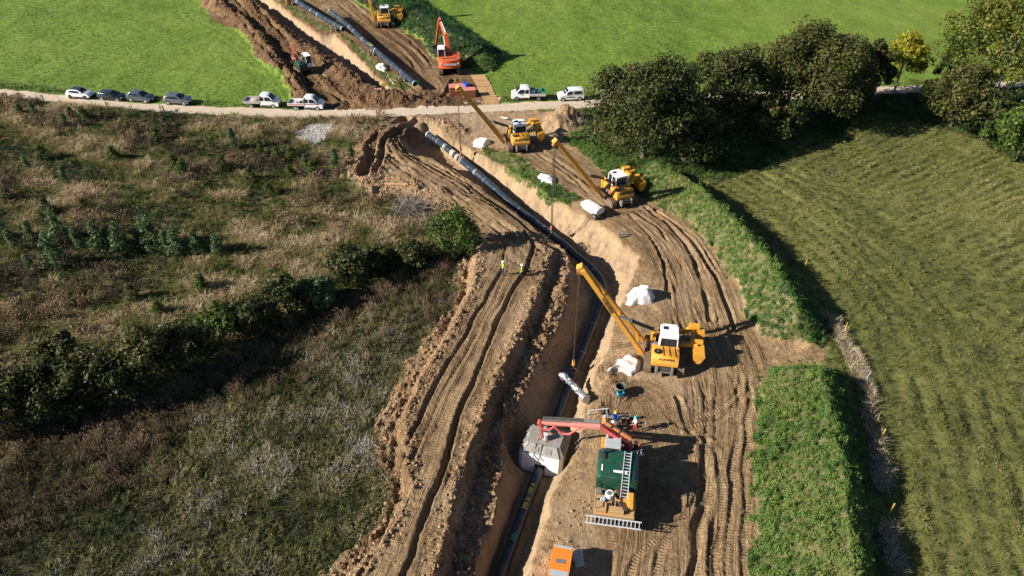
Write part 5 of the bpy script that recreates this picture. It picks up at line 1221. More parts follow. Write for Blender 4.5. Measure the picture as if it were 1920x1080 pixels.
# ------------------------------------------------------------------ small green carrier with red arm, upper left
def carrier():
    p, rz = POS['carrier']; root = empty('tracked_carrier', p, rz, 'small green tracked carrier with white cab and red arm in the upper ruts', 'tractor')
    for sx in (-.95, .95): track(root, sx, 3.0, .38, .5, .2)
    MB().box((0, 0, .8), (1.9, 2.8, .4)).build('frame', M['dark'], root)
    b = MB().prism([(-1.35, 1.0), (-1.35, 1.75), (-.9, 1.95), (.3, 1.95), (.3, 1.0)], -1.05, .35).build('engine_hood', M['green'], root, .04)
    MB().box((-.35, -.6, 1.98), (.9, .8, .05)).build('grille', M['dark'], b)
    MB().box((-.5, .9, 1.35), (.9, 1.0, .7)).build('power_unit', M['green'], root, .03)
    cab(root, .3, 1.25, -1.2, .7, .95, 2.75, 'white', 'white', False)
    MB().cyl((-.6, 1.1, 1.6), (-.6, 1.1, 2.4), .22, n=12).build('arm_column', M['red'], root)
    ar = MB(); ar.bar((-.6, 1.1, 2.3), (-1.15, .2, 3.0), .26, .3); ar.bar((-1.15, .2, 3.0), (-.2, 2.9, 3.6), .26, .28); ar.build('arm', M['red'], root, .02)
    MB().cyl((-.7, .9, 2.0), (-1.0, .9, 3.0), .07, n=8).build('arm_cylinder', M['alu'], root); MB().box((-.85, 1.4, 1.9), (.5, .5, .4)).build('valve_block', M['pink'], root, .03)
carrier()
# ------------------------------------------------------------------ road vehicles
def carpaint(name, col, rough=.22, metal=0.0):
    m = NT(name); n = m.noise(2.5, 5, .6, m.obj()); c = m.ramp(n, [(.35, tuple(x * .9 for x in col)), (.75, tuple(min(1, x * 1.05 + .01) for x in col))])
    m.set(c, rough, metal, None, .5); m.b.inputs['Coat Weight'].default_value = .6; m.b.inputs['Coat Roughness'].default_value = .08; return m.m
M['carwhite'] = carpaint('car_white', (.80, .80, .79)); M['carblack'] = carpaint('car_black', (.014, .015, .02)); M['cargrey'] = carpaint('car_slate', (.10, .125, .14), .25, .4); M['carsilver'] = carpaint('car_silver', (.25, .26, .27), .25, .5)
M['trim'] = flat('black_trim', (.02, .02, .021), .6); M['lamp'] = flat('lamp_glass', (.7, .72, .74), .15); M['redlamp'] = flat('red_lamp', (.35, .012, .01), .25); M['plate'] = flat('number_plate', (.75, .75, .72), .5); M['rim'] = flat('alloy_rim', (.5, .5, .52), .35, .6)
M['redstripe'] = flat('red_stripe', (.55, .03, .03), .4); M['bedgrey'] = paint('bed_grey', (.45, .45, .44), .5, dirt=.4)
def hull(prof, W, zb, tp, name, mat, parent, r=.05):
    """vehicle body: side profile (y,z) lofted across the width, sides leaning in above the belt line zb"""
    cy = sum(p[0] for p in prof) / len(prof); H_ = max(p[1] for p in prof)
    def hw(z): return 1 - tp * max(0, z - zb) / max(.01, H_ - zb)
    rings = []
    for fx, ins in ((-1, .055), (-.93, .012), (-.5, 0), (.5, 0), (.93, .012), (1, .055)):
        rings.append([(fx * W / 2 * hw(z), cy + (y - cy) * (1 - ins * .5), z - ins * (1.0 if z > zb else .15)) for y, z in prof])
    return MB().loft(rings).build(name, mat, parent, ang=40), hw
def side_panel(parent, poly, W, hw, name, mat, off=.012, both=True):
    for s in (-1, 1) if both else (1,):
        pts = [(s * (W / 2 * hw(z) + off), y, z) for y, z in poly]; pin = [(s * (W / 2 * hw(z) - .05), y, z) for y, z in poly]; n = len(poly)
        MB().add(pts + pin, [list(range(n)), list(range(2 * n - 1, n - 1, -1))] + [[i, n + i, n + (i + 1) % n, (i + 1) % n] for i in range(n)]).build(name, mat, parent)
def cross_panel(parent, a, b, W, hw, name, mat, k=.86, off=.015):
    """a pane across the vehicle between profile points a (low) and b (high)"""
    (y0, z0), (y1, z1) = a, b; n = Vector((0, -(z1 - z0), y1 - y0)).normalized()
    if n.z < 0: n = -n
    w0, w1 = W / 2 * hw(z0) * k, W / 2 * hw(z1) * k
    P = [Vector((-w0, y0, z0)), Vector((w0, y0, z0)), Vector((w1, y1, z1)), Vector((-w1, y1, z1))]
    MB().add([p + n * off for p in P] + [p - n * .03 for p in P], [(0, 1, 2, 3), (7, 6, 5, 4), (0, 4, 5, 1), (1, 5, 6, 2), (2, 6, 7, 3), (3, 7, 4, 0)]).build(name, mat, parent)
def wheels(parent, W, ys_, r, rim, tw=.22):
    for y in ys_:
        for s in (-1, 1):
            x = s * (W / 2 - tw / 2 + .015)
            MB().cyl((x - tw / 2, y, r), (x + tw / 2 + 0, y, r), r * 1.14, n=18).build('wheel_arch', M['trim'], parent)
            w = MB().cyl((x - tw / 2 - s * -.02, y, r), (x + tw / 2 + s * .02, y, r), r, n=18).build('wheel', M['rubber'], parent)
            MB().cyl((x, y, r), (x + s * (tw / 2 + .035), y, r), r * .66, n=14).build('rim', M[rim], w)
def at_px(px, py, hx, hy):
    """place on the ground and heading towards another pixel"""
    a, b = GH(px, py), GH(hx, hy); d = b - a; return a, math.atan2(-d.x, d.y)
def car(label, px, py, hx, hy, col, roof, kind, rim='rim'):
    p, rz = at_px(px, py, hx, hy); root = empty('parked_car', p, rz, label, 'car', 'cars parked along the farm road'); root.scale = (.89, .89, .89)
    if kind == 'hatch': L, W, H_ = 4.3, 1.82, 1.56; prof = [(-2.0, .3), (-2.13, .5), (-2.1, .85), (-1.98, 1.05), (-1.6, 1.46), (-1.0, 1.55), (-.3, 1.57), (.25, 1.5), (.75, 1.25), (1.15, 1.02), (1.75, .9), (2.05, .72), (2.15, .5), (2.05, .28)]
    elif kind == 'estate': L, W, H_ = 4.7, 1.85, 1.47; prof = [(-2.25, .28), (-2.36, .5), (-2.33, .85), (-2.25, .98), (-1.95, 1.36), (-1.3, 1.44), (-.3, 1.48), (.3, 1.42), (.8, 1.16), (1.25, .94), (1.95, .84), (2.25, .68), (2.36, .48), (2.25, .26)]
    else: L, W, H_ = 4.45, 1.86, 1.66; prof = [(-2.1, .33), (-2.22, .55), (-2.2, .95), (-2.08, 1.12), (-1.75, 1.55), (-1.1, 1.64), (-.2, 1.66), (.3, 1.58), (.78, 1.32), (1.15, 1.1), (1.85, .99), (2.12, .8), (2.22, .55), (2.12, .31)]
    zb = prof[9][1] - .05
    b, hw = hull(prof, W, zb, .24, 'body', M[col], root)
    r4, r6, r7, w0, w1 = prof[4], prof[6], prof[7], prof[9], prof[7]
    cross_panel(root, (w0[0] - .08, w0[1] + .05), (w1[0] + .03, w1[1] - .02), W, hw, 'windscreen', M['glass'], .9)
    cross_panel(root, (prof[3][0] + .06, prof[3][1] + .06), (r4[0] - .03, r4[1] - .03), W, hw, 'rear_window', M['glass'], .84)
    zt = H_ - .17; z0 = zb + .07
    ya, yb = r4[0] + .15, w0[0] - .35
    side_panel(root, [(ya - .1, z0 + .12), (-.35, z0), (-.35, zt), (ya + .25, zt - .03)], W, hw, 'rear_side_window', M['glass']); side_panel(root, [(-.25, z0), (yb, z0), (.2, zt - .04), (-.25, zt)], W, hw, 'front_side_window', M['glass'])
    cross_panel(root, (r4[0] + .1, r4[1] + .035), (-.9 if kind == 'hatch' else -1.1, prof[5][1] + .01), W, hw, 'roof_panel', M[roof], .9, .006); cross_panel(root, (-.9 if kind == 'hatch' else -1.1, prof[5][1] + .012), (r7[0] - .08, r7[1] + .03), W, hw, 'roof_panel', M[roof], .9, .03)
    wheels(root, W, (-L * .31, L * .315), .33 if kind != 'suv' else .36, rim)
    for s in (-1, 1):
        MB().box((s * W * .36, L / 2 - .16, prof[11][1] - .03), (.36, .16, .12)).build('headlight', M['lamp'], root, .02); MB().box((s * W * .39, -L / 2 + .1, prof[2][1] - .02), (.28, .1, .14)).build('tail_light', M['redlamp'], root, .02)
        MB().box((s * (W / 2 + .06), yb - .05, z0 + .08), (.16, .14, .12)).build('door_mirror', M[col], root, .03)
        MB().box((s * (W / 2 + .005), 0, .36), (.03, L * .46, .1)).build('sill', M['trim'], root)
    MB().box((0, L / 2 - .01, .42), (1.0, .05, .2)).build('grille', M['trim'], root); MB().box((0, L / 2 + .02, .46), (.5, .02, .11)).build('number_plate', M['plate'], root)
car('white hatchback with black roof, leftmost of the four parked cars', 152, 181.5, 200, 185.5, 'carwhite', 'carblack', 'hatch', 'trim')
car('black estate car, second of the four parked cars', 212, 185.8, 260, 190, 'carblack', 'carblack', 'estate')
car('slate blue grey car, third of the four parked cars', 266, 188.2, 320, 192.2, 'cargrey', 'cargrey', 'suv')
car('silver grey car parked apart, nearest the flatbed trucks', 335, 193.2, 380, 196, 'carsilver', 'cargrey', 'suv')

def flatbed(label, px, py, hx, hy, stripe=False, door=False, load=None):
    p, rz = at_px(px, py, hx, hy); root = empty('flatbed_truck', p, rz, label, 'truck', 'white crew cab flatbed trucks'); root.scale = (.89, .89, .89); W = 2.0
    prof = [(-.15, .42), (-.2, 1.2), (-.15, 2.15), (0, 2.26), (.9, 2.27), (1.45, 2.16), (1.85, 1.75), (2.2, 1.36), (2.75, 1.12), (2.95, .85), (3.0, .5), (2.9, .36)]
    b, hw = hull(prof, W, 1.25, .17, 'cab', M['carwhite'], root)
    cross_panel(root, (2.16, 1.40), (1.5, 2.12), W, hw, 'windscreen', M['glass'], .9)
    side_panel(root, [(.0, 1.32), (.55, 1.32), (.55, 1.92), (.0, 1.92)], W, hw, 'rear_side_window', M['glass'])
    side_panel(root, [(.75, 1.32), (1.95, 1.32), (1.5, 1.85), (1.35, 1.92), (.75, 1.92)], W, hw, 'front_side_window', M['glass'])
    wheels(root, W, (-1.75, 2.05), .36, 'steel' if load else 'rim')
    for s in (-1, 1):
        MB().box((s * .78, 2.86, .95), (.34, .2, .22)).build('headlight', M['lamp'], root, .02); MB().box((s * 1.1, 1.75, 1.45), (.2, .12, .28)).build('door_mirror', M['trim'], root, .03)
        MB().box((s * .995, 1.0, .5), (.04, 2.0, .14)).build('sill', M['trim'], root)
        if stripe: side_panel(root, [(-.1, 1.05), (2.4, 1.05), (2.4, 1.17), (-.1, 1.17)], W, hw, 'stripe', M['redstripe'], .008)
    MB().box((0, 2.98, .62), (1.4, .06, .22)).build('grille', M['trim'], root); MB().box((0, 3.02, .5), (.5, .02, .11)).build('number_plate', M['plate'], root)
    MB().box((0, -1.3, .62), (.9, 3.4, .2)).build('chassis', M['trim'], root)
    bed = MB().box((0, -1.55, .88), (2.1, 2.75, .1)).build('load_bed', M['bedgrey'], root)
    for s in (-1, 1):
        sb = MB().box((s * 1.03, -1.55, 1.1), (.05, 2.75, .36)).build('drop_side', M['bedgrey'] if not stripe else M['white'], root)
        if stripe: MB().box((s * 1.06, -1.55, 1.1), (.012, 2.5, .12)).build('stripe', M['redstripe'], sb)
    MB().box((0, -2.93, 1.1), (2.1, .05, .36)).build('tailboard', M['bedgrey'], root); MB().box((0, -.2, 1.35), (2.1, .06, .9)).build('headboard', M['bedgrey'], root)
    for s in (-.95, .95): MB().bar((s, -.22, .9), (s, -.22, 2.35), .07).build('rack_post', M['trim'], root)
    MB().bar((-.95, -.22, 2.33), (.95, -.22, 2.33), .07).build('rack_bar', M['trim'], root)
    if door:
        Mx = Matrix.Translation((-1.0 if False else 1.0, 1.95, 0)) @ Matrix.Rotation(math.radians(-58), 4, 'Z')
        d = MB(); d.M = Mx; d.box((.03, -.6, .92), (.06, 1.15, .85)); dd_ = d.build('open_door', M['carwhite'], root, .02)
        d = MB(); d.M = Mx; d.prism([(-1.1, 1.36), (-.1, 1.36), (-.5, 1.9), (-1.1, 1.92)], .0, .05); d.build('door_window', M['glass'], dd_)
    return root, p, rz
flatbed('white flatbed truck, the left of the pair beside the scrub', 494, 198.5, 560, 200.5)
flatbed('white flatbed truck with red stripes and its front door open', 576, 202, 640, 202.5, True, True)
_, fp, frz = flatbed('white flatbed truck with a green load, right of the digger', 991, 184.5, 930, 187, False, False, True)
def load_item(name, label, cat, p, rz, off, build):
    o = empty(name, Vector(p) + Matrix.Rotation(rz, 3, 'Z') @ (Vector(off) * .89), rz, label, cat); o.scale = (.85, .85, .85); build(o); return o
M['loadgreen'] = flat('green_plastic', (.03, .30, .20), .5, 0, .3); M['loadblue'] = flat('blue_plastic', (.10, .28, .36), .5, 0, .3)
def _crate(o):
    for s in (-1, 1): MB().box((s * .88, 0, .35), (.05, .7, .7)).build('side', M['loadgreen'], o); 
    for s in (-1, 1): MB().box((0, s * .35, .35), (1.76, .05, .7)).build('side', M['loadgreen'], o)
    MB().box((0, 0, .04), (1.76, .7, .06)).build('floor', M['loadgreen'], o)
load_item('load_crate', 'green crate at the back of the flatbed truck bed', 'crate', fp, frz, (0, -2.5, .935), _crate)
load_item('load_tank', 'pale blue tank behind the truck cab', 'tank', fp, frz, (0, -.75, .935), lambda o: (MB().box((0, 0, .4), (1.7, .75, .8)).build('tank', M['loadblue'], o, .06), MB().cyl((0, 0, .8), (0, 0, .9), .18, n=12).build('cap', M['dark'], o)))
load_item('sand_sack', 'tan sack lying in the bed of the green loaded truck', 'sack', fp, frz, (.2, -1.6, .935), lambda o: MB().ball((0, 0, .24), (.55, .4, .24), 10, 7).build('sack_cloth', M['sand'], o))
_p, _r = at_px(494, 198.5, 560, 200.5)
load_item('sand_sack', 'small heap of tan sacking in the left flatbed truck', 'sack', _p, _r, (-.1, -1.3, .935), lambda o: MB().ball((0, 0, .16), (.7, .6, .17), 10, 7).build('sack_cloth', M['sand'], o))
_p, _r = at_px(576, 202, 640, 202.5)
load_item('tool_pile', 'dark tools lying in the red striped truck bed', 'tools', _p, _r, (.1, -.9, .935), lambda o: (MB().box((0, 0, .14), (.9, .4, .26)).build('tool_chest', M['dark'], o, .02), MB().bar((-.5, -.9, .06), (.6, -.5, .06), .1).build('bar', M['steel'], o)))

def van(label, px, py, hx, hy, col='carwhite'):
    p, rz = at_px(px, py, hx, hy); root = empty('small_van', p, rz, label, 'van'); root.scale = (.92, .92, .92); W = 1.85
    prof = [(-2.1, .32), (-2.2, .55), (-2.18, 1.1), (-2.05, 1.75), (-1.8, 1.84), (-.4, 1.86), (.4, 1.8), (.85, 1.48), (1.2, 1.16), (1.75, 1.03), (2.08, .85), (2.2, .55), (2.1, .3)]
    b, hw = hull(prof, W, 1.12, .14, 'body', M[col], root)
    cross_panel(root, (1.16, 1.21), (.46, 1.77), W, hw, 'windscreen', M['glass'], .9); cross_panel(root, (-2.17, 1.2), (-2.08, 1.66), W, hw, 'rear_window', M['glass'], .8)
    side_panel(root, [(-1.75, 1.2), (-.45, 1.2), (-.45, 1.62), (-1.7, 1.62)], W, hw, 'rear_side_window', M['glass']); side_panel(root, [(-.15, 1.2), (.9, 1.2), (.5, 1.6), (-.15, 1.62)], W, hw, 'front_side_window', M['glass'])
    side_panel(root, [(-.6, .62), (.9, .62), (.9, .72), (-.6, .72)], W, hw, 'rub_strip', M['trim'])
    wheels(root, W, (-1.4, 1.4), .33, 'rim')
    for s in (-1, 1):
        MB().box((s * .68, 2.02, .9), (.34, .2, .2)).build('headlight', M['lamp'], root, .02); MB().box((s * .85, -2.16, 1.1), (.12, .06, .4)).build('tail_light', M['redlamp'], root); MB().box((s * .99, .85, 1.25), (.16, .12, .18)).build('door_mirror', M[col], root, .03)
    MB().box((0, 2.18, .5), (1.2, .06, .22)).build('grille', M['trim'], root)
van('small white van behind the green loaded truck', 1069, 185.5, 1010, 188)
van('white van half hidden behind the round dark tree', 1150, 181, 1090, 184)

# ------------------------------------------------------------------ small things on the site
M['tarp'] = flat('white_sheet', (.70, .68, .64), .75, 0, .16, 2.0, .09); M['pinktarp'] = flat('pale_pink_sheet', (.60, .51, .46), .75, 0, .2, 2.0, .09)
def sheet(label, pts, hgt, mat, seed, name='tarpaulin', rough_=.25):
    """a sheet thrown over a heap: outline from the ground, ridged top, cloth hanging to the soil"""
    P = [GH(*q) for q in pts]; c = sum((Vector(p) for p in P), Vector()) / len(P); c.z = min(p.z for p in P)
    g = np.random.default_rng(seed); n = 44; m_ = 14; V = []; F = []
    out = crom([[*(p - c)] for p in P + [P[0]]], max(2, n // len(P)))[:-1]; n = len(out)
    ph = g.uniform(0, 6.28, 4)
    for j in range(m_ + 1):
        t = j / m_
        for i in range(n):
            th = 2 * math.pi * i / n; fold = 1 + .10 * t * t * math.sin(5 * th + ph[0]) + .06 * t * math.sin(9 * th + ph[1])
            x_, y_ = out[i][0] * t * fold, out[i][1] * t * fold
            zz = hgt * (1 - t ** 5) * (.72 + .28 * math.sin(1.4 * x_ + ph[2]) * math.cos(1.1 * y_ + ph[3])) + hgt * .16 * math.sin(4.2 * x_ + 2 * y_ + ph[0]) * math.sin(3.6 * y_ + ph[1]) * (1 - t ** 4)
            zg = hz(c.x + x_, c.y + y_) - c.z
            V.append((x_, y_, max(zz, 0) + zg * t + .03))
    for j in range(m_):
        for i in range(n): F.append((j * n + i, j * n + (i + 1) % n, (j + 1) * n + (i + 1) % n, (j + 1) * n + i))
    me = mesh_np('sheet', np.array(V), np.array(F)); r = link(name, me, mat); r.location = c
    return tag(r, label, 'tarpaulin', 'sheets over the site heaps')
sheet('white sheet over a heap beside the boom tip of the largest crane', [(1172, 572), (1180, 552), (1200, 545), (1220, 552), (1226, 566), (1200, 572)], 1.3, M['tarp'], 1)
sheet('crumpled pale pink sheet at the boom foot of the largest crane', [(1142, 695), (1155, 682), (1165, 674), (1190, 668), (1200, 682), (1190, 705), (1165, 698)], .9, M['pinktarp'], 2)
sheet('white sheet on the grass strip above the trench', [(1008, 334), (1014, 328), (1030, 331), (1044, 340), (1036, 348), (1018, 343)], .6, M['tarp'], 3)
sheet('small white sheet left of the crane below the road', [(886, 269), (896, 262), (912, 262), (918, 270), (905, 277), (890, 276)], .7, M['tarp'], 4)
sheet('white sheet heap under the far pipe', [(703, 126), (712, 120), (722, 124), (726, 132), (714, 134)], .6, M['tarp'], 5)
def tank_trailer():
    p = GH(1112, 400); r = empty('water_trailer', p, math.radians(38), 'white covered trailer with a black wheel beside the trench edge', 'trailer')
    MB().prism([(-.75, .45), (.75, .45), (.75, .95), (.35, 1.25), (-.35, 1.25), (-.75, .95)], -1.2, 1.2, 'y').build('cover', M['tarp'], r, .04)
    MB().prism([(-.5, .5), (.5, .5), (.45, .95), (-.45, .95)], 1.2, 1.75, 'y').build('nose', M['tarp'], r, .04); MB().bar((0, 1.7, .5), (0, 2.5, .4), .08).build('drawbar', M['steel'], r)
    for s in (-1, 1):
        w = MB().cyl((s * .62, -1.0, .38), (s * .86, -1.0, .38), .4, n=18).build('wheel', M['rubber'], r); MB().cyl((s * .8, -1.0, .38), (s * .88, -1.0, .38), .22, n=12).build('rim', M['steel'], w)
tank_trailer()
# bin, round tub, foil wrapped tube
def tub():
    p = GH(1163, 733); r = empty('round_tub', p, 0, 'black round tub beside the blue crate', 'tub')
    MB().cyl((0, 0, 0), (0, 0, .55), .36, .46, 16, False).build('wall', M['rubber'], r); MB().cyl((0, 0, .02), (0, 0, .06), .36, n=16).build('floor', M['rubber'], r); MB().tube([(.46 * math.cos(a), .46 * math.sin(a), .55) for a in np.linspace(0, 2 * math.pi, 17)], .035, 6).build('rim', M['steel'], r)
    p = GH(1163, 741); r = empty('blue_crate', p, .2, 'small bright blue crate in front of the black tub', 'crate'); mb = flat('cyan_plastic', (.02, .32, .50), .5)
    for s in (-1, 1): MB().box((s * .27, 0, .22), (.04, .4, .44)).build('side', mb, r); MB().box((0, s * .2, .22), (.5, .04, .44)).build('side', mb, r)
    MB().box((0, 0, .03), (.5, .36, .04)).build('floor', mb, r); MB().box((0, -.225, .36), (.3, .02, .08)).build('handle', M['dark'], r)
tub()
def foil():
    a, b = G(1054, 703, -.6), G(1100, 750, .45); n = 28; c = (a + b) / 2; mb = MB(); g = np.random.default_rng(3)
    path = [a.lerp(b, i / n) - c + Vector((0, 0, .12 * math.sin(3 * i / n))) for i in range(n + 1)]
    mb.tube(path, [(.24 + .07 * float(g.uniform()) + .5 * max(0, i / n - .72) + (.06 if i < 4 else 0)) for i in range(n + 1)], 14)
    for i in range(len(mb.v)): mb.v[i] = mb.v[i] + Vector(g.normal(0, .035, 3))
    o = mb.build('foil_tube', flat('crinkled_foil', (.55, .57, .60), .3, .85, .35, 7, .05), None, ang=20); o.location = c
    tag(o, 'silver foil wrapped tube lying across the trench', 'tube')
foil()
# orange boxes
def crate(label, px, py, rz, size, mat, lid=True, name='metal_box', mark=False):
    p = GH(px, py); p.z += .02; r = empty(name, p, rz, label, 'box'); x_, y_, z_ = size
    b = MB().box((0, 0, z_ / 2), size).build('box_wall', M[mat], r, .02)
    for s in (-1, 1): MB().box((s * x_ * .5, 0, z_ * .5), (.05, y_ * .9, .08)).build('rib', M['dark'], r)
    MB().box((0, 0, z_ + .03), (x_ * 1.03, y_ * 1.03, .06)).build('lid', M[mat if not lid else lid], r, .01)
    for s in (-1, 1): MB().box((s * x_ * .35, 0, -.04), (.12, y_, .1)).build('skid', M['dark'], r)
    if mark: MB().box((0, 0, z_ + .065), (x_ * .5, y_ * .14, .01)).build('worn_patch', M['steel'], r); MB().box((0, -y_ * .4, z_ + .066), (x_ * .92, y_ * .2, .012)).build('edge_plate', M['cabgrey'], r); MB().box((0, y_ * .47, z_ + .066), (x_ * .92, y_ * .08, .012)).build('edge_plate', M['cabgrey'], r)
    return r
crate('orange steel box at the bottom edge of the photo', 1050, 1076, math.radians(-12), (1.35, 2.4, 1.5), 'boxorange', None, mark=True)
pz = sheet('clear plastic sheet lying beside the orange steel box', [(1068, 1040), (1080, 1030), (1092, 1034), (1094, 1060), (1080, 1062)], .25, flat('clear_plastic', (.45, .42, .38), .3, 0, .3), 8, 'plastic_sheet')
crate('rust red box under the boom end, left of the pair', 856, 176, math.radians(8), (2.2, 1.5, 1.3), 'rust', 'pink')
crate('rust red box under the boom end, right of the pair', 880, 181, math.radians(8), (1.9, 1.3, 1.2), 'rust', 'pink')
crate('small orange box beside the far pipe at the top edge', 543, 8, math.radians(20), (1.2, 1.4, 1.4), 'boxorange', 'pink')
sheet('blue sheet draped between the rust red boxes', [(864, 165), (868, 158), (876, 157), (881, 162), (876, 167)], .9, M['blue'], 9, 'blue_sheet')
# plank mat by the road, each plank a part
def mat_():
    a, b, c = GH(884, 142), GH(912, 196), GH(922, 194); r = empty('plank_mat', a, 0, 'brown plank mat laid on the grass beside the road', 'mat')
    d = (b - a); n = 26; w = Vector((2.3, .25, 0)); u = d.normalized()
    for i in range(n):
        q = d * ((i + .5) / n); z = hz(a.x + q.x + .8, a.y + q.y) - a.z + .09
        q1 = Vector((q.x - .1 + random.uniform(-.06, .06), q.y, z)); MB().bar(q1, q1 + w + Vector((random.uniform(-.1, .1), 0, 0)), d.length / n * .92, .09).build('plank', M['wood'], r)
mat_()
# posts and sign
def post(label, px, py, h, mat, cap=None):
    p = GH(px, py); r = empty('marker_post', p, 0, label, 'post'); MB().box((0, 0, h / 2 - .1), (.07, .07, h + .2)).build('stake', M[mat], r, .01); MB().box((0, 0, h + .02), (.09, .09, .06)).build('cap', M[cap or mat], r)
M['postyellow'] = flat('post_yellow', (.55, .38, .03), .6)
post('white marker post at the scrub edge below the trucks', 561, 222, 1.6, 'letterwhite'); post('pale marker post in the scrub left of the trucks', 452, 235, 1.4, 'cabgrey', 'letterwhite'); post('yellow marker post beside the road, right of the gravel patch', 632, 227, 1.4, 'postyellow')
post('yellow stake by the ditch at the foot of the curved bank', 1582, 625, 1.3, 'postyellow'); post('yellow stake in the meadow beside the lower bank, upper one', 1651, 825, 1.3, 'postyellow'); post('yellow stake in the meadow beside the lower bank, lower one', 1667, 965, 1.3, 'postyellow'); post('short stake standing in the white gravel patch', 568, 262, .9, 'wood'); post('thin grey stake at the ditch above the lower bank', 1621, 722, 1.3, 'cabgrey')
post('thin yellow stake in the shadow edge of the curved bank', 1508, 505, 1.2, 'postyellow'); post('thin yellow stake beside the upper curved bank', 1324, 355, 1.2, 'postyellow')
def sign():
    p = GH(936, 196); r = empty('triangle_sign', p, math.radians(5), 'white triangular sign with red edge on the verge', 'sign')
    MB().bar((0, 0, 0), (0, 0, 1.0), .05).build('pole', M['steel'], r)
    tri = lambda s, y: [(-.42 * s, .95 + .0), (.42 * s, .95), (0, .95 - .72 * s)]
    MB().prism([(-.45, 1.25), (.45, 1.25), (0, .45)], -.02, 0, 'y').build('border', M['redstripe'], r); MB().prism([(-.30, 1.18), (.30, 1.18), (0, .62)], -.035, -.021, 'y').build('face', M['letterwhite'], r)
sign()
# barrier tape at the head of the far trench
def tape():
    pts = [GH(703, 176), GH(718, 178), GH(730, 178), GH(742, 179)]; c = pts[0].copy(); r = empty('barrier_tape', c, 0, 'sagging red and white barrier tape at the far trench end', 'barrier')
    for i, q in enumerate(pts): MB().bar(q - c, q - c + Vector((0, 0, 1.0)), .05).build('stake', M['oldwood'], r)
    for a, b in zip(pts[:-1], pts[1:]):
        for k in range(6):
            s0, s1 = k / 6, (k + 1) / 6; f = lambda s: (a.lerp(b, s) - c + Vector((0, 0, .92 - .6 * s * (1 - s)))); MB().bar(f(s0), f(s1), .015, .11).build('tape_piece', M['redstripe' if k % 2 else 'letterwhite'], r)
    q = GH(722, 177); o = empty('yellow_sign', q, .1, 'small yellow sign at the barrier tape', 'sign'); MB().box((0, 0, .8), (.7, .03, .5)).build('plate', M['postyellow'], o); MB().bar((0, .03, 0), (0, .03, 1.0), .05).build('pole', M['steel'], o)
tape()
# loose timber and debris
def debris(label, px, py, items, name='timber_pile'):
    p = GH(px, py); r = empty(name, p, 0, label, 'timber')
    for a, b, w, m_ in items: MB().bar((*a[:2], a[2] + hz(p.x + a[0], p.y + a[1]) - p.z), (*b[:2], b[2] + hz(p.x + b[0], p.y + b[1]) - p.z), w).build('beam', M[m_], r)
debris('dark timbers on the soil right of the trench bend', 1168, 442, [((-.6, 0, .15), (.6, .2, .15), .22, 'oldwood'), ((-.5, -.4, .1), (.5, -.1, .12), .16, 'oldwood')])
debris('long pale plank lying in the fan of ruts', 744, 346, [((-1.6, .6, .12), (1.5, -.4, .12), .14, 'wood')], 'loose_plank')
debris('scattered timber pieces by the plank mat', 888, 194, [((-1.2, 0, .1), (-.2, .5, .15), .12, 'wood'), ((-.3, -.2, .1), (1.3, .3, .12), .12, 'oldwood'), ((.6, .7, .1), (1.6, -.1, .12), .1, 'wood'), ((-1.5, .5, .1), (-.9, -.3, .1), .15, 'oldwood')])
debris('pale timber piece on the weeds below the sign', 948, 224, [((-.7, .1, .3), (.3, -.2, .35), .14, 'letterwhite'), ((-.6, .4, .2), (.4, .5, .2), .12, 'wood')])
def can():
    p = GH(784, 156); r = empty('green_canister', p, .4, 'small bright green canister at the far pipe end', 'canister'); mg = flat('canister_green', (.03, .5, .08), .5)
    MB().box((0, 0, .28), (.5, .3, .56)).build('can', mg, r, .05); MB().cyl((.12, 0, .56), (.12, 0, .64), .06, n=8).build('cap', M['dark'], r); MB().bar((-.2, 0, .62), (.05, 0, .62), .04).build('handle', mg, r)
can()
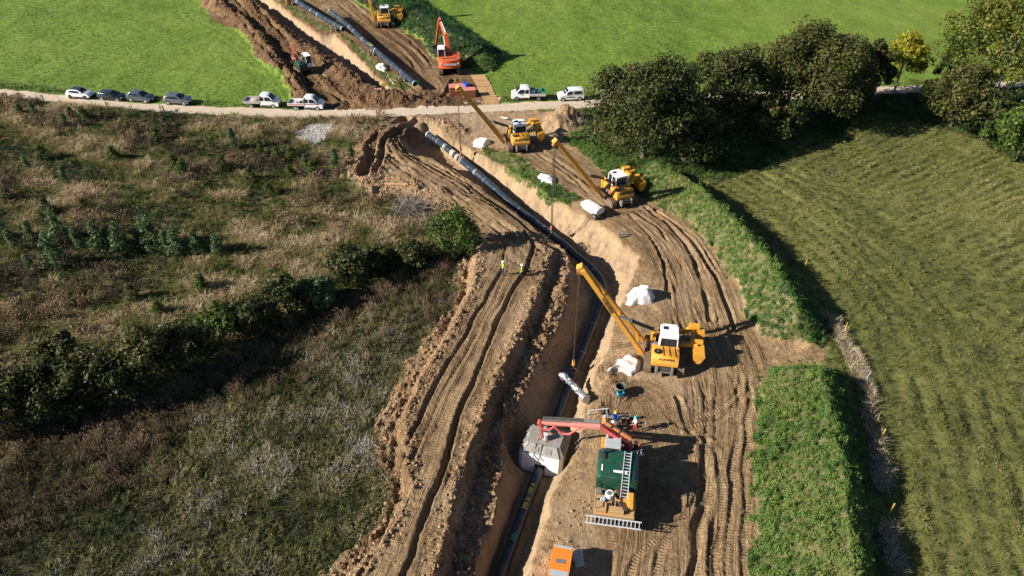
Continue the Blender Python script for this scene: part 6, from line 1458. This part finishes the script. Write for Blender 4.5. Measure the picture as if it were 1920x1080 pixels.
# ------------------------------------------------------------------ people
MS = {'skin': flat('skin', (.45, .26, .18), .6, 0, .15), 'hivis': flat('hivis_yellow', (.42, .62, .06), .7, 0, .2), 'hiorange': flat('hivis_orange', (.75, .18, .03), .7, 0, .2), 'navy': flat('work_trousers', (.02, .03, .05), .8, 0, .3), 'blue': flat('blue_overall', (.03, .09, .35), .8, 0, .25), 'greycloth': flat('grey_cloth', (.34, .34, .36), .8, 0, .2), 'boot': flat('boots', (.03, .022, .016), .7), 'red': flat('red_trousers', (.45, .06, .03), .8, 0, .25)}
HEL = {'white': M['letterwhite'], 'yellow': M['postyellow'], 'grey': M['cabgrey'], 'teal': flat('helmet_teal', (.03, .35, .38), .4)}
def person(label, loc, rz, J, top, legs, helmet, vest=None):
    """J: joints; one skinned surface, clothes by region"""
    names = list(J); pos = {k: Vector(v) for k, v in J.items()}
    E = [('hip', 'waist'), ('waist', 'chest'), ('chest', 'neck'), ('neck', 'head0'), ('head0', 'head1')]
    for s in 'LR': E += [('chest', 'sh' + s), ('sh' + s, 'el' + s), ('el' + s, 'wr' + s), ('wr' + s, 'pa' + s), ('hip', 'th' + s), ('th' + s, 'kn' + s), ('kn' + s, 'an' + s), ('an' + s, 'to' + s)]
    rad = {'hip': .15, 'waist': .135, 'chest': .16, 'neck': .06, 'head0': .085, 'head1': .10, 'sh': .085, 'el': .05, 'wr': .035, 'pa': .032, 'th': .10, 'kn': .065, 'an': .048, 'to': .045}
    for s in 'LR':
        w, e = pos['wr' + s], pos['el' + s]; d = (w - e).normalized(); pa = w + d * .09; pos['pa' + s] = pa; sd = d.cross(Vector((0, 0, 1)) if abs(d.z) < .9 else Vector((1, 0, 0))).normalized()
        for i in range(4):
            a = 'f%d%s' % (i, s); k = sd * (.026 * (i - 1.5)); L_ = (.07, .085, .08, .06)[i]; pos[a] = pa + k + d * .03; pos[a + 't'] = pa + k + d * L_ + Vector((0, 0, -.02)); E += [('pa' + s, a), (a, a + 't')]
        a = 'tm' + s; pos[a] = w + d * .05 + sd * -.05; pos[a + 't'] = pos[a] + d * .04 + sd * -.015; E += [('wr' + s, a), (a, a + 't')]
    K = list(pos); ix = {k: i for i, k in enumerate(K)}
    me = bpy.data.meshes.new('body'); me.from_pydata([tuple(pos[k]) for k in K], [(ix[a], ix[b]) for a, b in E], [])
    ob = bpy.data.objects.new('body', me); COL.objects.link(ob)
    sk = ob.modifiers.new('skin', 'SKIN'); sk.use_smooth_shade = True
    lay = me.skin_vertices[0].data if me.skin_vertices else None
    for k in K:
        r = rad.get(k, rad.get(k[:2], .010)); lay[ix[k]].radius = (r, r * (.78 if k in ('hip', 'waist', 'chest') else 1)); lay[ix[k]].use_root = (k == 'hip')
    ob.modifiers.new('sub', 'SUBSURF').levels = 1
    dg = bpy.context.evaluated_depsgraph_get(); m2 = bpy.data.meshes.new_from_object(ob.evaluated_get(dg)); bpy.data.objects.remove(ob)
    m2.name = 'body'; m2.materials.clear()
    for k in (MS['skin'], MS[top], MS[legs], MS['boot']): m2.materials.append(k)
    seg = [(pos[a], pos[b], 0 if a[:2] in ('pa', 'wr', 'ne', 'he') or a[0] == 'f' or a[:2] == 'tm' else 2 if a[:2] in ('th',) or b[:2] == 'th' or a[:2] == 'kn' else 3 if a[:2] == 'an' else 1) for a, b in E]
    for f in m2.polygons:
        c = f.center; best = 9; mi = 1
        for a, b, i in seg:
            ab = b - a; t = max(0, min(1, (c - a).dot(ab) / max(1e-9, ab.length_squared))); d = (c - (a + ab * t)).length
            if d < best: best = d; mi = i
        f.material_index = mi
    m2.polygons.foreach_set('use_smooth', np.full(len(m2.polygons), True))
    root = empty('person', loc, rz, label, 'person'); link('body', m2, None, root)
    h0, h1 = pos['head0'], pos['head1']; up = (h1 - pos['neck']).normalized(); hc = h0.lerp(h1, .55)
    q = up.to_track_quat('Z', 'Y').to_matrix().to_4x4(); X_ = Matrix.Translation(hc + up * .03) @ q
    hl = MB(); hl.M = X_; hl.dome((0, 0, 0), .142, .15, 12, 4); hl.cyl((0, .02, -.01), (0, .02, .012), .165, n=14); hl.build('helmet', HEL[helmet], root)
    fc = MB(); fc.M = Matrix.Translation(hc) @ q; fc.cyl((0, .09, -.06), (0, .125, -.075), .018, .012, 6); fc.ball((-.035, .095, -.02), .012, 6, 4); fc.ball((.035, .095, -.02), .012, 6, 4); fc.build('face', MS['skin'], root)
    if vest:
        c, w = pos['chest'], pos['waist']
        for t in (.15, .75):
            b = c.lerp(w, t); MB().cyl(b - Vector((0, 0, .022)), b + Vector((0, 0, .022)), .175, n=14).build('reflective_band', M['letterwhite'], root)
    return root
def stand_j(h=1.8, arms='down', lean=0.0):
    k = h / 1.8; J = dict(hip=(0, 0, .95), waist=(0, .01 + lean * .3, 1.12), chest=(0, .01 + lean, 1.36), neck=(0, .01 + lean, 1.53), head0=(0, .03 + lean * 1.2, 1.62), head1=(0, .04 + lean * 1.2, 1.73))
    for s, x in (('L', -1), ('R', 1)):
        J.update({'th' + s: (.1 * x, 0, .88), 'kn' + s: (.12 * x, .03 * x, .48), 'an' + s: (.13 * x, .05 * x - .02, .09), 'to' + s: (.15 * x, .05 * x + .14, .04), 'sh' + s: (.2 * x, .01 + lean, 1.45), 'el' + s: (.27 * x, -.02 + lean, 1.17), 'wr' + s: (.25 * x, .1 + lean, .95)})
        if arms == 'front': J['wr' + s] = (.1 * x, .3 + lean, 1.12); J['el' + s] = (.26 * x, .06 + lean, 1.17)
        if arms == 'work' and x < 0: J['wr' + s] = (-.2, .42 + lean, 1.2); J['el' + s] = (-.27, .16 + lean, 1.2)
    return {a: tuple(c * k for c in v) for a, v in J.items()}
def sit_j(zs=.5, reach=.3):
    d = zs - .08; J = dict(hip=(0, 0, zs + .08), waist=(0, .04, zs + .26), chest=(0, .12, zs + .48), neck=(0, .18, zs + .65), head0=(0, .23, zs + .73), head1=(0, .26, zs + .84))
    for s, x in (('L', -1), ('R', 1)): J.update({'th' + s: (.11 * x, .1, zs + .06), 'kn' + s: (.17 * x, .46, zs + .05), 'an' + s: (.19 * x, .5, .09), 'to' + s: (.21 * x, .66, .04), 'sh' + s: (.2 * x, .13, zs + .58), 'el' + s: (.26 * x, .24, zs + .32), 'wr' + s: (.13 * x, .24 + reach, zs + .2)})
    return J
def pg(px, py): return GH(px, py)
person('man in yellow jacket and white helmet, left of the walking pair', pg(943, 517), math.radians(-75), stand_j(1.86, 'front'), 'hivis', 'navy', 'white')
person('man in yellow vest and white helmet, right of the walking pair', pg(979, 523), math.radians(70), stand_j(1.86, 'down'), 'hivis', 'navy', 'white')
person('worker in orange vest and teal helmet standing apart', pg(1190, 809), math.radians(110), stand_j(1.86, 'work', .04), 'greycloth', 'red', 'teal', True)
person('worker in orange jacket and grey helmet behind the crane arm', pg(1129, 808), math.radians(-70), stand_j(1.84, 'front', .08), 'hiorange', 'navy', 'grey')
pb = pg(1152, 789)
person('worker in blue overalls and yellow helmet sitting on the bench', pb, math.radians(178), sit_j(.48, .25), 'blue', 'blue', 'yellow', False)
person('worker in orange with a pale helmet crouched by the crane', pg(1149, 814), math.radians(10), sit_j(.40, .3), 'hiorange', 'red', 'white')
def bench(label, p, rz, w=2.4):
    r = empty('work_bench', p, rz, label, 'bench')
    for s in (-.16, .03): MB().box((0, s, .43), (w, .16, .05)).build('board', M['oldwood'], r)
    for sx in (-1, 1):
        for s in (-.16, .05): MB().bar((sx * w * .42, s, -.05), (sx * w * .42, s, .41), .05).build('leg', M['steel'], r)
bench('low board bench under the man in blue', pb, math.radians(178))
p_ = pg(1149, 814); o = empty('upturned_crate', p_, .2, 'upturned crate under the crouched orange worker', 'crate'); MB().box((0, -.02, .17), (.5, .4, .34)).build('crate_wall', M['oldwood'], o, .01); MB().box((0, -.02, .345), (.52, .42, .02)).build('crate_lid', M['wood'], o)
p_ = pg(1120, 782); o = empty('trestle', p_, .1, 'grey metal trestle left of the sitting man', 'trestle')
MB().bar((-.9, 0, .85), (.9, .1, .85), .08).build('top_rail', M['alu'], o)
for sx in (-.75, .75):
    for sy in (-.3, .4): MB().bar((sx, 0, .83), (sx * 1.1, sy, 0), .05).build('leg', M['alu'], o)
